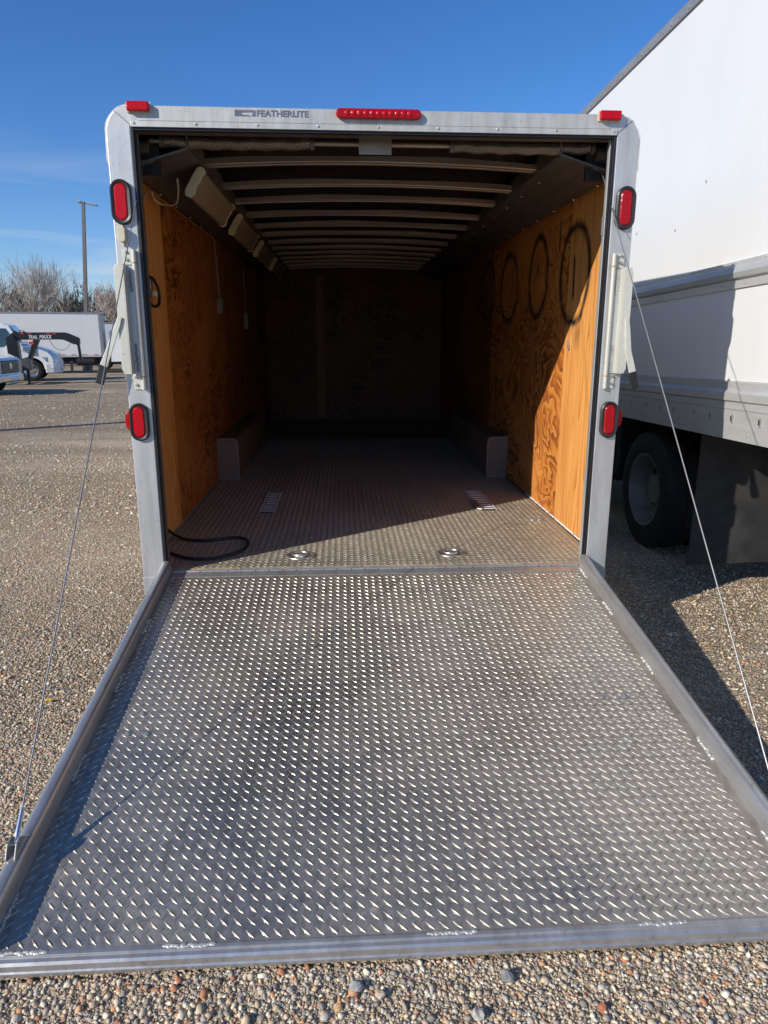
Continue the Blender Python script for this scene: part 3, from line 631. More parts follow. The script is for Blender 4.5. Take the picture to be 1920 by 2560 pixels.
# latch bars
for sx_ in (-1, 1):
    X = lambda a: sx_*a
    mt = M['latch']
    c_ = MB(); c_.box(X(1.264), X(1.206), -.006, -.001, 1.985, 2.058); c_.box(X(1.258), X(1.204), -.006, -.001, 1.375, 1.452); c_.tube([(X(1.206), -.016, 1.375), (X(1.206), -.016, 2.055)], .011, 10); lb = pt_('latch_bar', c_, mt, T, .001, True)
    c_ = MB(); c_.tube([(X(1.206), -.016, 1.99), (X(1.206), -.016, 1.996)], .0118, 10); c_.tube([(X(1.206), -.016, 1.438), (X(1.206), -.016, 1.444)], .0118, 10); pt_('rust_ring', c_, M['rust'], lb)
    c_ = MB(); c_.box(X(1.250), X(1.214), -.012, -.007, 1.455, 1.98); pt_('latch_plate', c_, M['alu'], lb, .001)
    c_ = MB(); c_.prism([(X(1.254), 1.985), (X(1.285), 1.985), (X(1.297), 1.96), (X(1.297), 1.48), (X(1.285), 1.455), (X(1.254), 1.455)], 'y', -.058, -.052)
    c_.box(X(1.254), X(1.249), -.058, -.008, 1.455, 1.985); pt_('latch_channel', c_, mt, lb, .0015)
    c_ = MB()
    for z0, z1 in ((1.86, 1.955), (1.47, 1.60)):
        for i in range(12): c_.ell((X(1.232+random.uniform(-.004, .004)), -.013, z0+(z1-z0)*i/11), (.008, .003, .007), 7, 4)
    pt_('weld_bead', c_, M['steel'] if sx_ > 0 else M['box_grey'], lb)
    c_ = MB()
    for z in (2.045, 2.01, 1.44, 1.40): c_.lathe([(.0, -.015), (.006, -.0145), (.0095, -.0065), (.0095, -.0055)], (X(1.245), 0, z), 'y', 12)
    c_.lathe([(.0, -.064), (.005, -.0635), (.0065, -.059)], (X(1.283), 0, 1.72), 'y', 10); pt_('screw', c_, M['screw'], lb, 0, True)
    # handle lever, hanging out to the side
    hp = [(1.284, 1.735), (1.296, 1.70), (1.345, 1.585), (1.385, 1.497)] if sx_ < 0 else [(1.279, 1.735), (1.286, 1.69), (1.30, 1.57), (1.331, 1.463)]
    ep = (1.413, 1.408) if sx_ < 0 else (1.352, 1.375)
    def strip(path, w0, w1, y0_, y1_):
        L_, R_ = [], []
        for i, (a, b) in enumerate(path):
            p0 = path[max(i-1, 0)]; p1 = path[min(i+1, len(path)-1)]; dx, dz = p1[0]-p0[0], p1[1]-p0[1]; l = math.hypot(dx, dz); w = w0+(w1-w0)*i/(len(path)-1)
            L_.append((X(a-dz/l*w), b+dx/l*w)); R_.append((X(a+dz/l*w), b-dx/l*w))
        mb = MB(); mb.prism(L_+R_[::-1], 'y', y0_, y1_); return mb
    hb = pt_('handle', strip(hp, .010, .018, -.068, -.058), mt, lb, .002)
    pt_('grip', strip([hp[-1], ep], .0205, .0205, -.0725, -.0535), M['black_rubber'], lb, .003)
# spring assist: shaft, springs, drums, bracket
c_ = MB(); c_.tube([(-1.14, .2, 2.595), (1.14, .2, 2.595)], .013, 10); sh = pt_('spring_shaft', c_, M['alu_dull'], T, 0, True)
for x0, x1 in ((-1.08, -.34), (.39, 1.11)):
    c_ = MB(); turns = int((x1-x0)/.0085); N_ = turns*10; ph = random.random()*6
    path = []
    for i in range(N_+1):
        t = i/N_; a = 2*math.pi*turns*t; x = x0+(x1-x0)*t; sag = -.006*math.sin(math.pi*t)+.003*math.sin(t*34+ph)
        path.append((x, .2+.026*math.cos(a)+.003*math.cos(t*30), 2.592+sag+.026*math.sin(a)))
    c_.tube(path, .0034, 5); pt_('coil_spring', c_, M['alu_dull'], sh, 0, True)
    c_ = MB()
    for x in (x0-.012, x1+.004): c_.tube([(x, .2, 2.592), (x+.02, .2, 2.592)], .030, 14)
    pt_('spring_cone', c_, M['cove'], sh)
for sx_ in (-1, 1):
    c_ = MB(); c_.lathe([(.015, -.03), (.05, -.03), (.05, -.024), (.038, -.02), (.038, .02), (.05, .024), (.05, .03), (.015, .03)], (sx_*1.175, .22, 2.565), 'x', 20); pt_('cable_drum', c_, M['cove'], sh)
    c_ = MB(); c_.box(sx_*1.10, sx_*1.325, .205, .235, 2.44, 2.60) ; pt_('corner_bracket', c_, M['roofskin'], T, .003)
c_ = MB(); c_.box(-.091, .075, .165, .171, 2.54, 2.628); c_.box(-.091, .075, .171, .2, 2.62, 2.628); c_.box(-.075, .06, .1625, .1645, 2.555, 2.60); pt_('shaft_bracket', c_, M['alu_dull'], T, .003)
# strip lights on the left cove
for y0_, y1_ in ((.46, 1.58), (1.98, 3.12), (3.5, 4.65), (5.0, 6.15)):
    # cross-section mounted on the slope
    def q(a, b): return (-1.02-.14*a+.045*b, 2.468+.06*(-a)+.0-.055*b)
    pr = [(-.948, 2.528), (-.930, 2.520), (-.925, 2.500), (-.944, 2.486), (-.948, 2.468), (-.972, 2.440), (-.978, 2.422), (-.985, 2.396), (-1.008, 2.386), (-1.03, 2.394), (-1.03, 2.42), (-.985, 2.495), (-.965, 2.522)]
    c_ = MB(); c_.prism(pr, 'y', y0_+.03, y1_-.03); fx = pt_('strip_light', c_, M['fixture'], T, .003)
    for a, b in ((y0_, y0_+.029), (y1_-.029, y1_)):
        c_ = MB(); cx, cz = -.995, 2.455; c_.prism([(cx+(x-cx)*1.10, cz+(z-cz)*1.10) for x, z in pr], 'y', a, b); pt_('end_cap', c_, M['cream_dim'], fx, .003)
# wiring
def wire(name, pts, r, mat, parent=T, sub=6):
    P = [Vector(p) for p in pts]; out = []
    for i in range(len(P)-1):
        p0, p1, p2, p3 = P[max(i-1, 0)], P[i], P[i+1], P[min(i+2, len(P)-1)]
        for k in range(sub):
            t = k/sub; out.append(.5*((2*p1)+(-p0+p2)*t+(2*p0-5*p1+4*p2-p3)*t*t+(-p0+3*p1-3*p2+p3)*t**3))
    out.append(P[-1]); c = MB(); c.tube(out, r, 7); return c.build(name, mat, parent, 0, True)
wire('wire', [(-1.31, .32, 2.50), (-1.30, .5, 2.475), (-1.30, .72, 2.46), (-1.29, .85, 2.47), (-1.31, 1.1, 2.475), (-1.3, 1.4, 2.47), (-1.31, 1.8, 2.475), (-1.3, 2.3, 2.47), (-1.31, 2.9, 2.475)], .004, M['wire_y'])
wire('wire', [(-1.29, .78, 2.465), (-1.28, .82, 2.42), (-1.24, .85, 2.405), (-1.15, .75, 2.39), (-1.09, .56, 2.42), (-1.07, .46, 2.47)], .005, M['wire_w'])
wire('wire', [(-1.29, .72, 2.46), (-1.31, .60, 2.36), (-1.315, .48, 2.31), (-1.31, .40, 2.315)], .004, M['wire_w'])
wire('wire', [(-1.31, .36, 2.32), (-1.312, .42, 2.22), (-1.31, .52, 2.15), (-1.312, .55, 2.08), (-1.31, .52, 2.0)], .004, M['wire_y'])
wire('wire', [(-1.31, .45, 2.2), (-1.308, .55, 2.13), (-1.308, .58, 2.05), (-1.31, .53, 1.985), (-1.30, .62, 1.97), (-1.285, .72, 1.93), (-1.28, .70, 1.885), (-1.29, .62, 1.88)], .0035, M['wire_w'])
c_ = MB(); c_.box(-1.3195, -1.285, .44, .60, 1.86, 1.97); ob = pt_('switch_box', c_, M['darkgrey'], T, .004)
c_ = MB(); c_.box(-1.284, -1.278, .46, .58, 1.87, 1.96); c_.box(-1.277, -1.262, .49, .54, 1.90, 1.945); pt_('cover_plate', c_, M['steel'], ob, .002)
c_ = MB(); c_.box(-1.305, -1.27, .60, .67, 1.87, 1.895); pt_('plug', c_, M['wire_w'], ob, .003)
wire('wire_loop', [(-1.30, .52, 1.97), (-1.28, .62, 1.965), (-1.27, .70, 1.90), (-1.27, .68, 1.83), (-1.28, .60, 1.81), (-1.295, .54, 1.84)], .009, M['black_rubber'], ob)
wire('wire', [(-1.30, 2.9, 2.47), (-1.31, 3.0, 2.35), (-1.31, 3.05, 2.15), (-1.31, 3.1, 1.95)], .005, M['outlet'])
wire('wire', [(-1.30, 2.93, 2.47), (-1.31, 3.06, 2.33), (-1.31, 3.12, 2.15), (-1.31, 3.13, 1.95)], .005, M['outlet'])
c_ = MB(); c_.box(-1.324, -1.28, 3.05, 3.18, 1.84, 1.97); pt_('outlet', c_, M['outlet'], T, .003)
wire('wire', [(-1.31, 4.9, 2.4), (-1.31, 4.92, 2.1), (-1.31, 4.93, 1.9)], .005, M['outlet'])
c_ = MB(); c_.box(-1.324, -1.28, 4.85, 5.0, 1.72, 1.9); pt_('outlet', c_, M['outlet'], T, .003)
c_ = MB(); c_.lathe([(.018, 0), (.018, .006), (.010, .008), (.010, .001)], (1.31, .99, 1.575), 'x', 14); c_.box(1.306, 1.319, .985, 1.0, 1.585, 1.62); pt_('wall_hook', c_, M['steel'], T, .002)
c_ = MB(); c_.box(1.1535, 1.1578, .033, .06, 2.15, 2.24); pt_('striker_plate', c_, M['box_grey'])

# ---- ramp door
ct, st = math.cos(TH), math.sin(TH)
def RP(x, s, h=0): return (x, -s*ct-h*st, FZ-s*st+h*ct)
def rbox(mb, x0, x1, s0, s1, h0, h1):
    V = [RP(x, s, h) for x in (x0, x1) for s in (s0, s1) for h in (h0, h1)]
    mb.add(V, [(0, 1, 3, 2), (4, 6, 7, 5), (0, 4, 5, 1), (2, 3, 7, 6), (0, 2, 6, 4), (1, 5, 7, 3)])
def rprism_x(mb, prof, x0, x1):
    n = len(prof); V = [RP(x0, s, h) for s, h in prof]+[RP(x1, s, h) for s, h in prof]
    mb.add(V, [tuple(range(n))[::-1], tuple(range(n, 2*n))]+[(i, (i+1) % n, n+(i+1) % n, n+i) for i in range(n)])
lv, lf_ = lugs(-1.135, 1.135, .055, 2.195, RP)
raw_v = [RP(-1.145, .052), RP(1.145, .052), RP(1.145, 2.2), RP(-1.145, 2.2)]
ramp = raw('ramp_door', raw_v+lv, [(0, 3, 2, 1)]+[tuple(i+4 for i in f) for f in lf_], M['tread'], T); ramp['label'] = 'lowered ramp door of silver diamond tread plate'
c_ = MB(); rbox(c_, -1.14, 1.14, .0, .052, -.01, .0025); pt_('hinge_leaf', c_, M['alu_rail'], ramp, .001)
c_ = MB(); rbox(c_, -1.14, 1.14, .06, 2.19, -.05, -.003); pt_('ramp_underside', c_, M['alu'], ramp)
for sx_ in (-1, 1):
    prof = [(1.143, -.05), (1.143, .055), (1.147, .064), (1.156, .069), (1.172, .070), (1.184, .066), (1.191, .056), (1.193, .04), (1.193, -.05)]
    c_ = MB(); n = len(prof); ss = (-.012, 2.205)
    V = [RP(sx_*x, s, h) for s in ss for x, h in prof]; c_.add(V, [tuple(range(n)), tuple(range(n, 2*n))]+[(i, (i+1) % n, n+(i+1) % n, n+i) for i in range(n)])
    rl = pt_('side_rail', c_, M['alu_rail'], ramp, 0, True)
    c_ = MB()
    for s0 in (.5, .95, 1.45, 2.02) if sx_ < 0 else (.02, .42, .92, 1.45, 1.9):
        for i in range(14):
            s = s0+i*.009; c_.ell(RP(sx_*(1.141+random.uniform(-.004, .002)), s+random.uniform(-.003, .003), .002), (.007*random.uniform(.6, 1.2), .009, .006*random.uniform(.6, 1.3)), 7, 4)
    pt_('weld_bead', c_, M['weld'], ramp)
c_ = MB(); rprism_x(c_, [(2.198, .003), (2.208, .003), (2.211, -.003), (2.222, -.004), (2.228, -.010), (2.231, -.026), (2.235, -.030), (2.235, -.043), (2.19, -.043), (2.19, .0)], -1.193, 1.193); ec = pt_('end_channel', c_, M['alu_rail'], ramp, .001)
c_ = MB()
for x0 in (-1.12, -.68, .03, .62):
    for i in range(14): c_.ell(RP(x0+i*.0095, 2.199+random.uniform(-.002, .002), .002), (.011, .007*random.uniform(.6, 1.3), .004*random.uniform(.5, 1.3)), 7, 4)
pt_('weld_bead', c_, M['weld'], ramp)
for ps in (((-.99, 1.215), (-1.015, 1.33), (-.945, 1.335)), ((.875, 1.09), (.86, 1.19), (.955, 1.19))):
    for x, s in ps:
        c_ = MB()
        V0 = RP(x, s, 0); c_.lathe([(.014, 0), (.014, .0035), (.006, .004), (.006, .007), (0, .0075)], V0, 'z', 12); pt_('bolt', c_, M['box_grey'], ramp, 0, True)
# clevises and lift cables
for sx_ in (-1, 1):
    s = 1.93; c_ = MB()
    for dx in (-.013, .013):
        prof = [(s-.05, .035), (s-.055, .075), (s-.02, .108), (s+.005, .105), (s+.03, .075), (s+.035, .035)]
        n = len(prof); x0, x1 = sx_*1.172+dx-.002, sx_*1.172+dx+.002; V = [RP(x0, a, b) for a, b in prof]+[RP(x1, a, b) for a, b in prof]
        c_.add(V, [tuple(range(n))[::-1], tuple(range(n, 2*n))]+[(i, (i+1) % n, n+(i+1) % n, n+i) for i in range(n)])
    a = Vector(RP(sx_*1.172, s-.015, .085)); c_.tube([a+Vector((-.02, 0, 0)), a+Vector((.02, 0, 0))], .006, 8)
    pt_('clevis', c_, M['steel'], ramp, .001)
    top = Vector((sx_*1.178, .22, 2.52)); d_ = (top-a).normalized()
    c_ = MB(); c_.tube([a, a+d_*.03, a+d_*.10], [.005, .008, .006], 8); cb = pt_('lift_cable', c_, M['alu_bright'], T)
    c_ = MB(); c_.tube([a+d_*.1, top], .0026, 6); pt_('strand', c_, M['cable'], cb)

# black power cord on the floor
ob_ = wire('power_cord', [(-1.312, .46, .56), (-1.308, .62, .46), (-1.28, .70, .40), (-1.20, .64, .386), (-1.06, .60, .386), (-.90, .66, .386), (-.82, .62, .386), (-.79, .52, .386), (-.80, .40, .386), (-.86, .30, .386), (-.97, .22, .386), (-1.10, .235, .386), (-1.18, .30, .386), (-1.26, .38, .39), (-1.30, .40, .43)], .0095, M['black_rubber'], None, 10)
tag(ob_, 'black power cord looped on the trailer floor by the left plywood wall', 'power cord')

# ------------------------------------------------------------------ tall box truck, right
TR = tag(empty('box_truck', (2.22, 1.85, gz(2.3, 1.85)), 0, -.028), 'tall white box truck parked close beside the open trailer on the right', 'truck')
z0 = -gz(2.3, 1.85)
def L(y, z): return z+z0-.0
def tp(name, mb, mat, parent=TR, bevel=0, smooth=False): return mb.build(name, mat, parent, bevel, smooth)
YA, YB = -3.4, 4.6      # local y extent (rear towards the camera)
c_ = MB(); c_.box(.012, 2.48, YA, YB, 1.341+z0, 3.86+z0); bx = tp('cargo_box', c_, M['box'])
c_ = MB(); c_.prism([(-.004, 3.80+z0), (-.004, 3.872+z0), (.03, 3.89+z0), (2.46, 3.89+z0), (2.496, 3.872+z0), (2.496, 3.80+z0)], 'y', YA-.004, YB+.004); tp('roof_rail', c_, M['box_grey'], bx, .004)
c_ = MB()
for i in range(60): c_.ell((-.006, YA+.1+i*.13, 3.83+z0), (.005, .011, .011), 7, 4)
tp('rivet', c_, M['steel'], bx)['kind'] = 'stuff'
c_ = MB(); c_.prism([(.012, 1.895+z0), (.0, 1.895+z0), (.0, 1.945+z0), (-.022, 1.955+z0), (-.032, 1.985+z0), (-.022, 2.02+z0), (-.006, 2.03+z0), (-.004, 2.055+z0), (.012, 2.06+z0)], 'y', YA, YB); tp('rub_rail', c_, M['box_rail'], bx, 0, False)
c_ = MB(); c_.prism([(.3, .985+z0), (-.012, .985+z0), (-.012, 1.165+z0), (-.016, 1.175+z0), (-.016, 1.215+z0), (-.030, 1.225+z0), (-.030, 1.27+z0), (-.004, 1.29+z0), (-.004, 1.335+z0), (.014, 1.34+z0), (.3, 1.34+z0)], 'y', YA, YB); lr = tp('lower_rail', c_, M['box_rail'], bx, 0, False)
c_ = MB(); c_.box(2.19, 2.49, YA, YB, .985+z0, 1.378+z0); c_.box(.3, 2.19, YA, YB, 1.25+z0, 1.378+z0); tp('box_floor', c_, M['chassis'], bx)
sl_ = MB(); sh_ = MB()
for k in range(30):
    y = YA+.12+k*.26+random.choice((0, 0, .04)); sl_.box(-.0135, -.0125, y, y+.035, 1.10+z0, 1.13+z0); sh_.box(-.020, -.0138, y+.0, y+.012, 1.09+z0, 1.14+z0)
    sh_.ell((-.013, y+.13, 1.03+z0), (.004, .008, .008), 7, 4); sh_.ell((-.003, y+.08, 1.36+z0-.045), (.004, .008, .008), 7, 4)
    sh_.ell((.002, y+.05, 1.92+z0), (.005, .009, .009), 7, 4); sh_.ell((-.004, y+.15, 2.042+z0), (.005, .009, .009), 7, 4)
tp('slot', sl_, M['chassis'], bx)['kind'] = 'stuff'; tp('rivet', sh_, M['steel'], bx)['kind'] = 'stuff'
c_ = MB()
for y, z in ((-.75, 2.62), (-.35, 2.38), (.35, 2.47), (.9, 2.68)): c_.ell((.011, y, z+z0), (.004, .009, .012), 7, 4)
tp('box_screw', c_, M['steel'], bx)
c_ = MB()
for x in (.75, 1.75): c_.box(x-.04, x+.04, YA+.1, YB+2.6, .80+z0, 1.02+z0)
for y in (-2.6, -1.4, .9, 2.2, 3.6): c_.box(.3, 2.2, y-.04, y+.04, 1.03+z0, 1.24+z0)
c_.tube([(.5, 0, .48), (2.0, 0, .48)], .09, 12); c_.ell((1.25, 0, .48), (.22, .2, .2), 14, 8); tp('chassis', c_, M['chassis'])
for x0 in (.12, 1.75):
    c_ = MB(); c_.box(x0, x0+.6, .75, 3.6, .42, 1.02+z0); tp('underbody_blocker', c_, M['chassis'], TR, .05)  # black boxes added to block the bright gap under the truck
for x, sd in ((.22, -1), (.56, -1), (1.94, 1), (2.28, 1)): wheel_parts(TR, (x, 0, .485), sd, .485, .27, .290, 'rim', .15)
for x0 in (.015, 1.86):
    c_ = MB(); V = []; n_ = 9
    for i in range(n_+1):
        t = i/n_
        for xx in np.linspace(x0, x0+.60, 7): V.append((xx, -1.02+.02*math.sin(xx*9+t*2)+.03*t*t, 1.20-t*1.08+.02*math.sin(xx*4)*t))
    F = [(i*7+j, i*7+j+1, (i+1)*7+j+1, (i+1)*7+j) for i in range(n_) for j in range(6)]
    o_ = len(V); V2 = V+[(a, b+.008, c) for a, b, c in V]; F2 = F+[tuple(k+o_ for k in f[::-1]) for f in F]
    edge = [(i*7, (i+1)*7, (i+1)*7+o_, i*7+o_) for i in range(n_)]+[(i*7+6, i*7+6+o_, (i+1)*7+6+o_, (i+1)*7+6) for i in range(n_)]+[(n_*7+j, n_*7+j+1, n_*7+j+1+o_, n_*7+j+o_) for j in range(6)]
    c_.add(V2, F2+edge); tp('mud_flap', c_, M['flap'], TR, 0, True)
c_ = MB(); c_.prism([(5.0, .55), (7.0, .55), (7.15, .9), (7.1, 1.55), (6.0, 1.75), (5.7, 2.75), (4.9, 2.85), (4.75, .7)], 'x', .15, 2.33); cb_ = tp('cab', c_, M['white_paint'], TR, .06)
c_ = MB(); c_.prism([(5.98, 1.80), (5.73, 2.68), (5.75, 2.69), (6.02, 1.81)], 'x', .3, 2.18); tp('windshield', c_, M['glass'], cb_)
for x, sd in ((.30, -1), (2.15, 1)): wheel_parts(TR, (x, 6.1, .485), sd, .485, .27, .29, 'rim', .06)

# ------------------------------------------------------------------ bonneted trucks on the left
def bonnet_truck(loc, rz, label, box_len=0, box_z=(.98, 3.6), gap=.35, grille=True, deck=True):
    E = tag(empty('box_truck' if box_len else 'flatbed_truck', loc, rz), label, 'truck')
    A = [(-2.35, .75), (-2.35, 1.3), (-.72, 1.3)]
    b = MB()   # cab: local x forward, y across
    arch = [(.62*math.cos(a), .5+.62*math.sin(a)) for a in np.linspace(math.pi*.97, .03*math.pi, 12)]
    hood = [(-.95, .62), (-.95, 1.72), (-.30, 1.70), (.35, 1.56), (.85, 1.38), (1.08, 1.16), (1.14, .95), (1.14, .62)]+arch[::-1]
    V = []; F = []; n = len(hood)
    lay = [(-1.12, .0), (-1.0, 1.0), (1.0, 1.0), (1.12, .0)]
    for yy, k in ((-1.14, .86), (-.98, .95), (-.6, 1.0), (.6, 1.0), (.98, .95), (1.14, .86)):
        for x, z in hood:
            zz = z if z < 1.0 else 1.0+(z-1.0)*(k if z > 1 else 1); xx = x if x < .5 else .5+(x-.5)*(.72 if abs(yy) > 1.1 else .9 if abs(yy) > .9 else 1)
            V.append((xx, yy, zz))
    for r_ in range(5):
        for i in range(n): F.append((r_*n+i, r_*n+(i+1) % n, (r_+1)*n+(i+1) % n, (r_+1)*n+i))
    F += [tuple(range(n)), tuple(range(5*n, 6*n))]; b.add(V, F); hd_ = b.build('hood', M['white_paint'], E, 0, True)
    c = MB(); cab = [(-2.45, .68), (-2.45, 2.45), (-2.3, 2.58), (-1.0, 2.60), (-.72, 2.52), (-.28, 1.72), (-.32, 1.3), (-.66, .68)]
    V = []; n = len(cab)
    for yy, k in ((-1.13, 0), (-1.0, 1), (1.0, 1), (1.13, 0)):
        for x, z in cab: V.append((x, yy*(1-.06*max(0, z-1.7)), z-(.05 if (k == 0 and z > 2.3) else 0)))
    F = [(r_*n+i, r_*n+(i+1) % n, (r_+1)*n+(i+1) % n, (r_+1)*n+i) for r_ in range(3) for i in range(n)]+[tuple(range(n)), tuple(range(3*n, 4*n))]
    c.add(V, F); cb = c.build('cab', M['white_paint'], E, .02, False)
    w = MB(); w.add([(-.665, -.93, 2.43), (-.665, .93, 2.43), (-.29, 1.0, 1.77), (-.29, -1.0, 1.77), (-.64, -.93, 2.45), (-.64, .93, 2.45), (-.262, 1.0, 1.78), (-.262, -1.0, 1.78)], [(0, 1, 2, 3), (4, 7, 6, 5), (0, 4, 5, 1), (3, 2, 6, 7), (0, 3, 7, 4), (1, 5, 6, 2)]); w.build('windshield', M['glass'], cb)
    for sd in (-1, 1):
        w = MB(); q = [(-1.75, 1.55), (-1.75, 2.38), (-.86, 2.38), (-.62, 1.98), (-.55, 1.62)]
        V = [(x, sd*(1.135*(1-.06*max(0, z-1.7))+.004), z) for x, z in q]+[(x, sd*(1.135*(1-.06*max(0, z-1.7))-.03), z) for x, z in q]
        w.add(V, [(0, 1, 2, 3, 4), (9, 8, 7, 6, 5)]); w.build('side_window', M['glass'], cb)
        w = MB(); w.box(-.52, -.38, sd*1.24, sd*1.42, 1.55, 2.25); w.tube([(-.6, sd*1.1, 2.3), (-.46, sd*1.3, 2.3), (-.46, sd*1.3, 1.5), (-.6, sd*1.1, 1.5)], .02, 6); w.build('mirror', M['chassis'], cb, .02)
        w = MB(); w.box(-1.74, -1.55, sd*1.13, sd*1.16, 1.42, 1.46); w.build('door_handle', M['chassis'], cb)
        w = MB(); q = [(.50, 1.165, 1.13), (.72, 1.15, 1.11), (1.02, 1.06, .95), (1.02, 1.08, .84), (.66, 1.17, .92)]; w.add([(a, sd*b_, c__) for a, b_, c__ in q]+[(a-.03, sd*(b_-.10), c__) for a, b_, c__ in q], [(0, 1, 2, 3, 4), (9, 8, 7, 6, 5)]+[(i_, (i_+1) % 5, 5+(i_+1) % 5, 5+i_) for i_ in range(5)]); w.build('headlight', M['headlight'], hd_)
        wheel_parts((E, 'y'), (0, sd*.98, .5), sd, .5, .28, .29, 'rim', .05, chrome=True)
    g_ = MB()
    for i in range(5): g_.prism([(.95, -.80), (1.18-.02*i, -.72), (1.24-.02*i, -.5), (1.26-.02*i, 0), (1.24-.02*i, .5), (1.18-.02*i, .72), (.95, .80)], 'z', .87+i*.085, .905+i*.085)
    g_.build('grille', M['white_paint'], hd_)
    g_ = MB(); g_.prism([(.7, -.80), (1.04, -.78), (1.17, -.5), (1.19, 0), (1.17, .5), (1.04, .78), (.7, .80)], 'z', .84, 1.25); g_.build('grille_surround', M['sky_tint_chrome'], hd_)
    g_ = MB(); g_.prism([(.62, -1.17), (.98, -1.12), (1.22, -.75), (1.27, 0), (1.22, .75), (.98, 1.12), (.62, 1.17)], 'z', .38, .82); bp = g_.build('bumper', M['white_paint'], E, .03)
    g_ = MB()
    for sd in (-1, 1): g_.box(1.05, 1.235, sd*.50, sd*.68, .5, .64)
    g_.build('bumper_slot', M['chassis'], bp)
    ch = MB()
    back = -2.6-gap-(box_len or 4.5)
    for yy in (-.42, .42): ch.box(back, .4, yy-.05, yy+.05, .66, .92)
    for x in np.arange(back+.6, -2.5, 1.0): ch.box(x, x+.08, -1.05, 1.05, .78, .90)
    ch.tube([(-3.4, -1.0, .72), (-4.4, -1.0, .72)], .26, 14); ch.box(back+1.0, -3.0, -1.16, -1.12, .62, .66); ch.box(back+1.0, -3.0, -1.16, -1.12, .46, .50)
    for x in np.arange(back+1.0, -3, .9): ch.box(x, x+.06, -1.15, -1.08, .46, .92)
    ch.box(back+.8, -3.0, -.98, .98, .56, .94)
    ch.build('chassis', M['chassis'], E)
    for sd in (-1, 1):
        for k in (1.0, .66): wheel_parts((E, 'y'), (back+2.0, sd*k, .5), sd, .5, .28, .29, 'rim', .12 if k == 1 else .05)
    if box_len:
        b1 = -2.55-gap; b0 = b1-box_len
        x_ = MB(); x_.box(b0, b1, -1.25, 1.25, box_z[0], box_z[1]); bx_ = x_.build('cargo_box', M['box'], E, .05)
        x_ = MB(); x_.box(b0-.01, b1+.012, -1.262, 1.262, box_z[1]-.10, box_z[1]+.012); x_.build('roof_rail', M['box_grey'], bx_, .02)
        x_ = MB(); x_.box(b1-.20, b1+.012, -1.264, -1.18, box_z[0]+.0, box_z[1]-.10); x_.build('corner_post', M['box_grey'], bx_, .02)
        x_ = MB(); x_.box(b0, b1-.21, -1.262, -1.2, box_z[0], box_z[0]+.10); x_.build('lower_rail', M['box_rail'], bx_)
        x_ = MB()
        for x in np.arange(b0+.3, b1-.4, .62): x_.box(x, x+.28, -1.2665, -1.2625, box_z[0]+.11, box_z[0]+.15)
        x_.build('reflector_tape', M['red_ink'], bx_)['kind'] = 'stuff'
    elif deck:
        x_ = MB(); x_.box(-7.4, -2.7, -1.22, 1.22, .95, 1.12); x_.box(-2.78, -2.7, -1.2, 1.2, 1.12, 2.3); x_.build('flat_deck', M['chassis'], E)
    return E
def gpt(u, v):      # ground point under photo pixel
    d = fw+rt*(u-960)/F_PX-up*(v-1280)/F_PX; t = 1.
    lo = 0
    for t in np.linspace(2, 120, 12000):
        p = CAM+d*t
        if p[2] < gz(p[0], p[1]): return p
    return p
def px(P):
    d = np.array(P, float)-CAM; z = d@fw; return 960+F_PX*(d@rt)/z, 1280-F_PX*(d@up)/z
def place(world, local, a):     # origin of a thing whose local point must stand on a world point
    return (world[0]-local[0]*math.cos(a)+local[1]*math.sin(a), world[1]-local[0]*math.sin(a)-local[1]*math.cos(a))
A14 = R(14)
P1 = gpt(88, 953); o1 = place(P1, (0, -.98), R(15)); bonnet_truck((o1[0]-.1, o1[1], gz(*o1)), R(15), 'white truck with long hood and chrome wheels behind the black gooseneck trailer')
for Y_ in np.linspace(30, 60, 600):
    p = at(262, 891, Y_)
    if p[2]-gz(p[0], p[1]) < .98+0*Y_: break
top_ = at(262, 781, p[1])[2]-gz(p[0], p[1])
o3 = place(p, (-2.8, -1.25), A14); bonnet_truck((o3[0], o3[1]+.0, gz(*o3)), A14, 'long white box truck with grey top rail in front of the bare trees', 9.6, (.98, top_), .25)
p4 = at(345, 880, p[1]+6); o4 = place(p4, (-2.8, -1.25), A14); bonnet_truck((o4[0], o4[1], gz(*o4)), A14, 'far white box truck just behind the front of the long box truck', 4.2, (.98, at(262, 806, p[1]+5)[2]-gz(*o4)), .25)
# gooseneck trailer
GP = gpt(78, 960)
G = tag(empty('gooseneck_trailer', (GP[0], GP[1], gz(GP[0], GP[1])), R(10)), 'black gooseneck trailer with raised neck between the pickup and white truck', 'trailer')
k_ = (GP-CAM)@fw/F_PX/4.88
kx_ = 100/4.88/((px(GP+np.array([math.cos(R(10)), math.sin(R(10)), 0]))[0]-px(GP)[0])*100)
def zz(u, v): return ((u-385)*kx_, (1760-v)*k_)
def gp(name, polys, y0, y1, mat, par=G, bev=.015):
    c = MB()
    for p in polys: c.prism([zz(*q) for q in p], 'y', y0, y1)
    return c.build(name, mat, par, bev)
nk = gp('neck', [[(170, 1195), (245, 1150), (860, 1148), (905, 1160), (1035, 1215), (1035, 1290), (965, 1290), (850, 1238), (800, 1232), (300, 1236), (240, 1260)]], -.14, .14, M['black_paint'])
rs = gp('riser', [[(160, 1200), (250, 1180), (290, 1250), (300, 1460), (420, 1460), (430, 1585), (315, 1590), (285, 1450), (165, 1395)], [(480, 1236), (545, 1236), (425, 1470), (395, 1440)]], -.22, .22, M['black_paint'])
gp('toolbox', [[(305, 1450), (428, 1452), (432, 1590), (312, 1592)]], -.5, -.23, M['darkgrey'], rs)
cp = gp('coupler', [[(985, 1212), (1022, 1212), (1030, 1300), (1045, 1480), (1010, 1480), (1000, 1300), (985, 1290)]], -.07, .07, M['black_paint'])
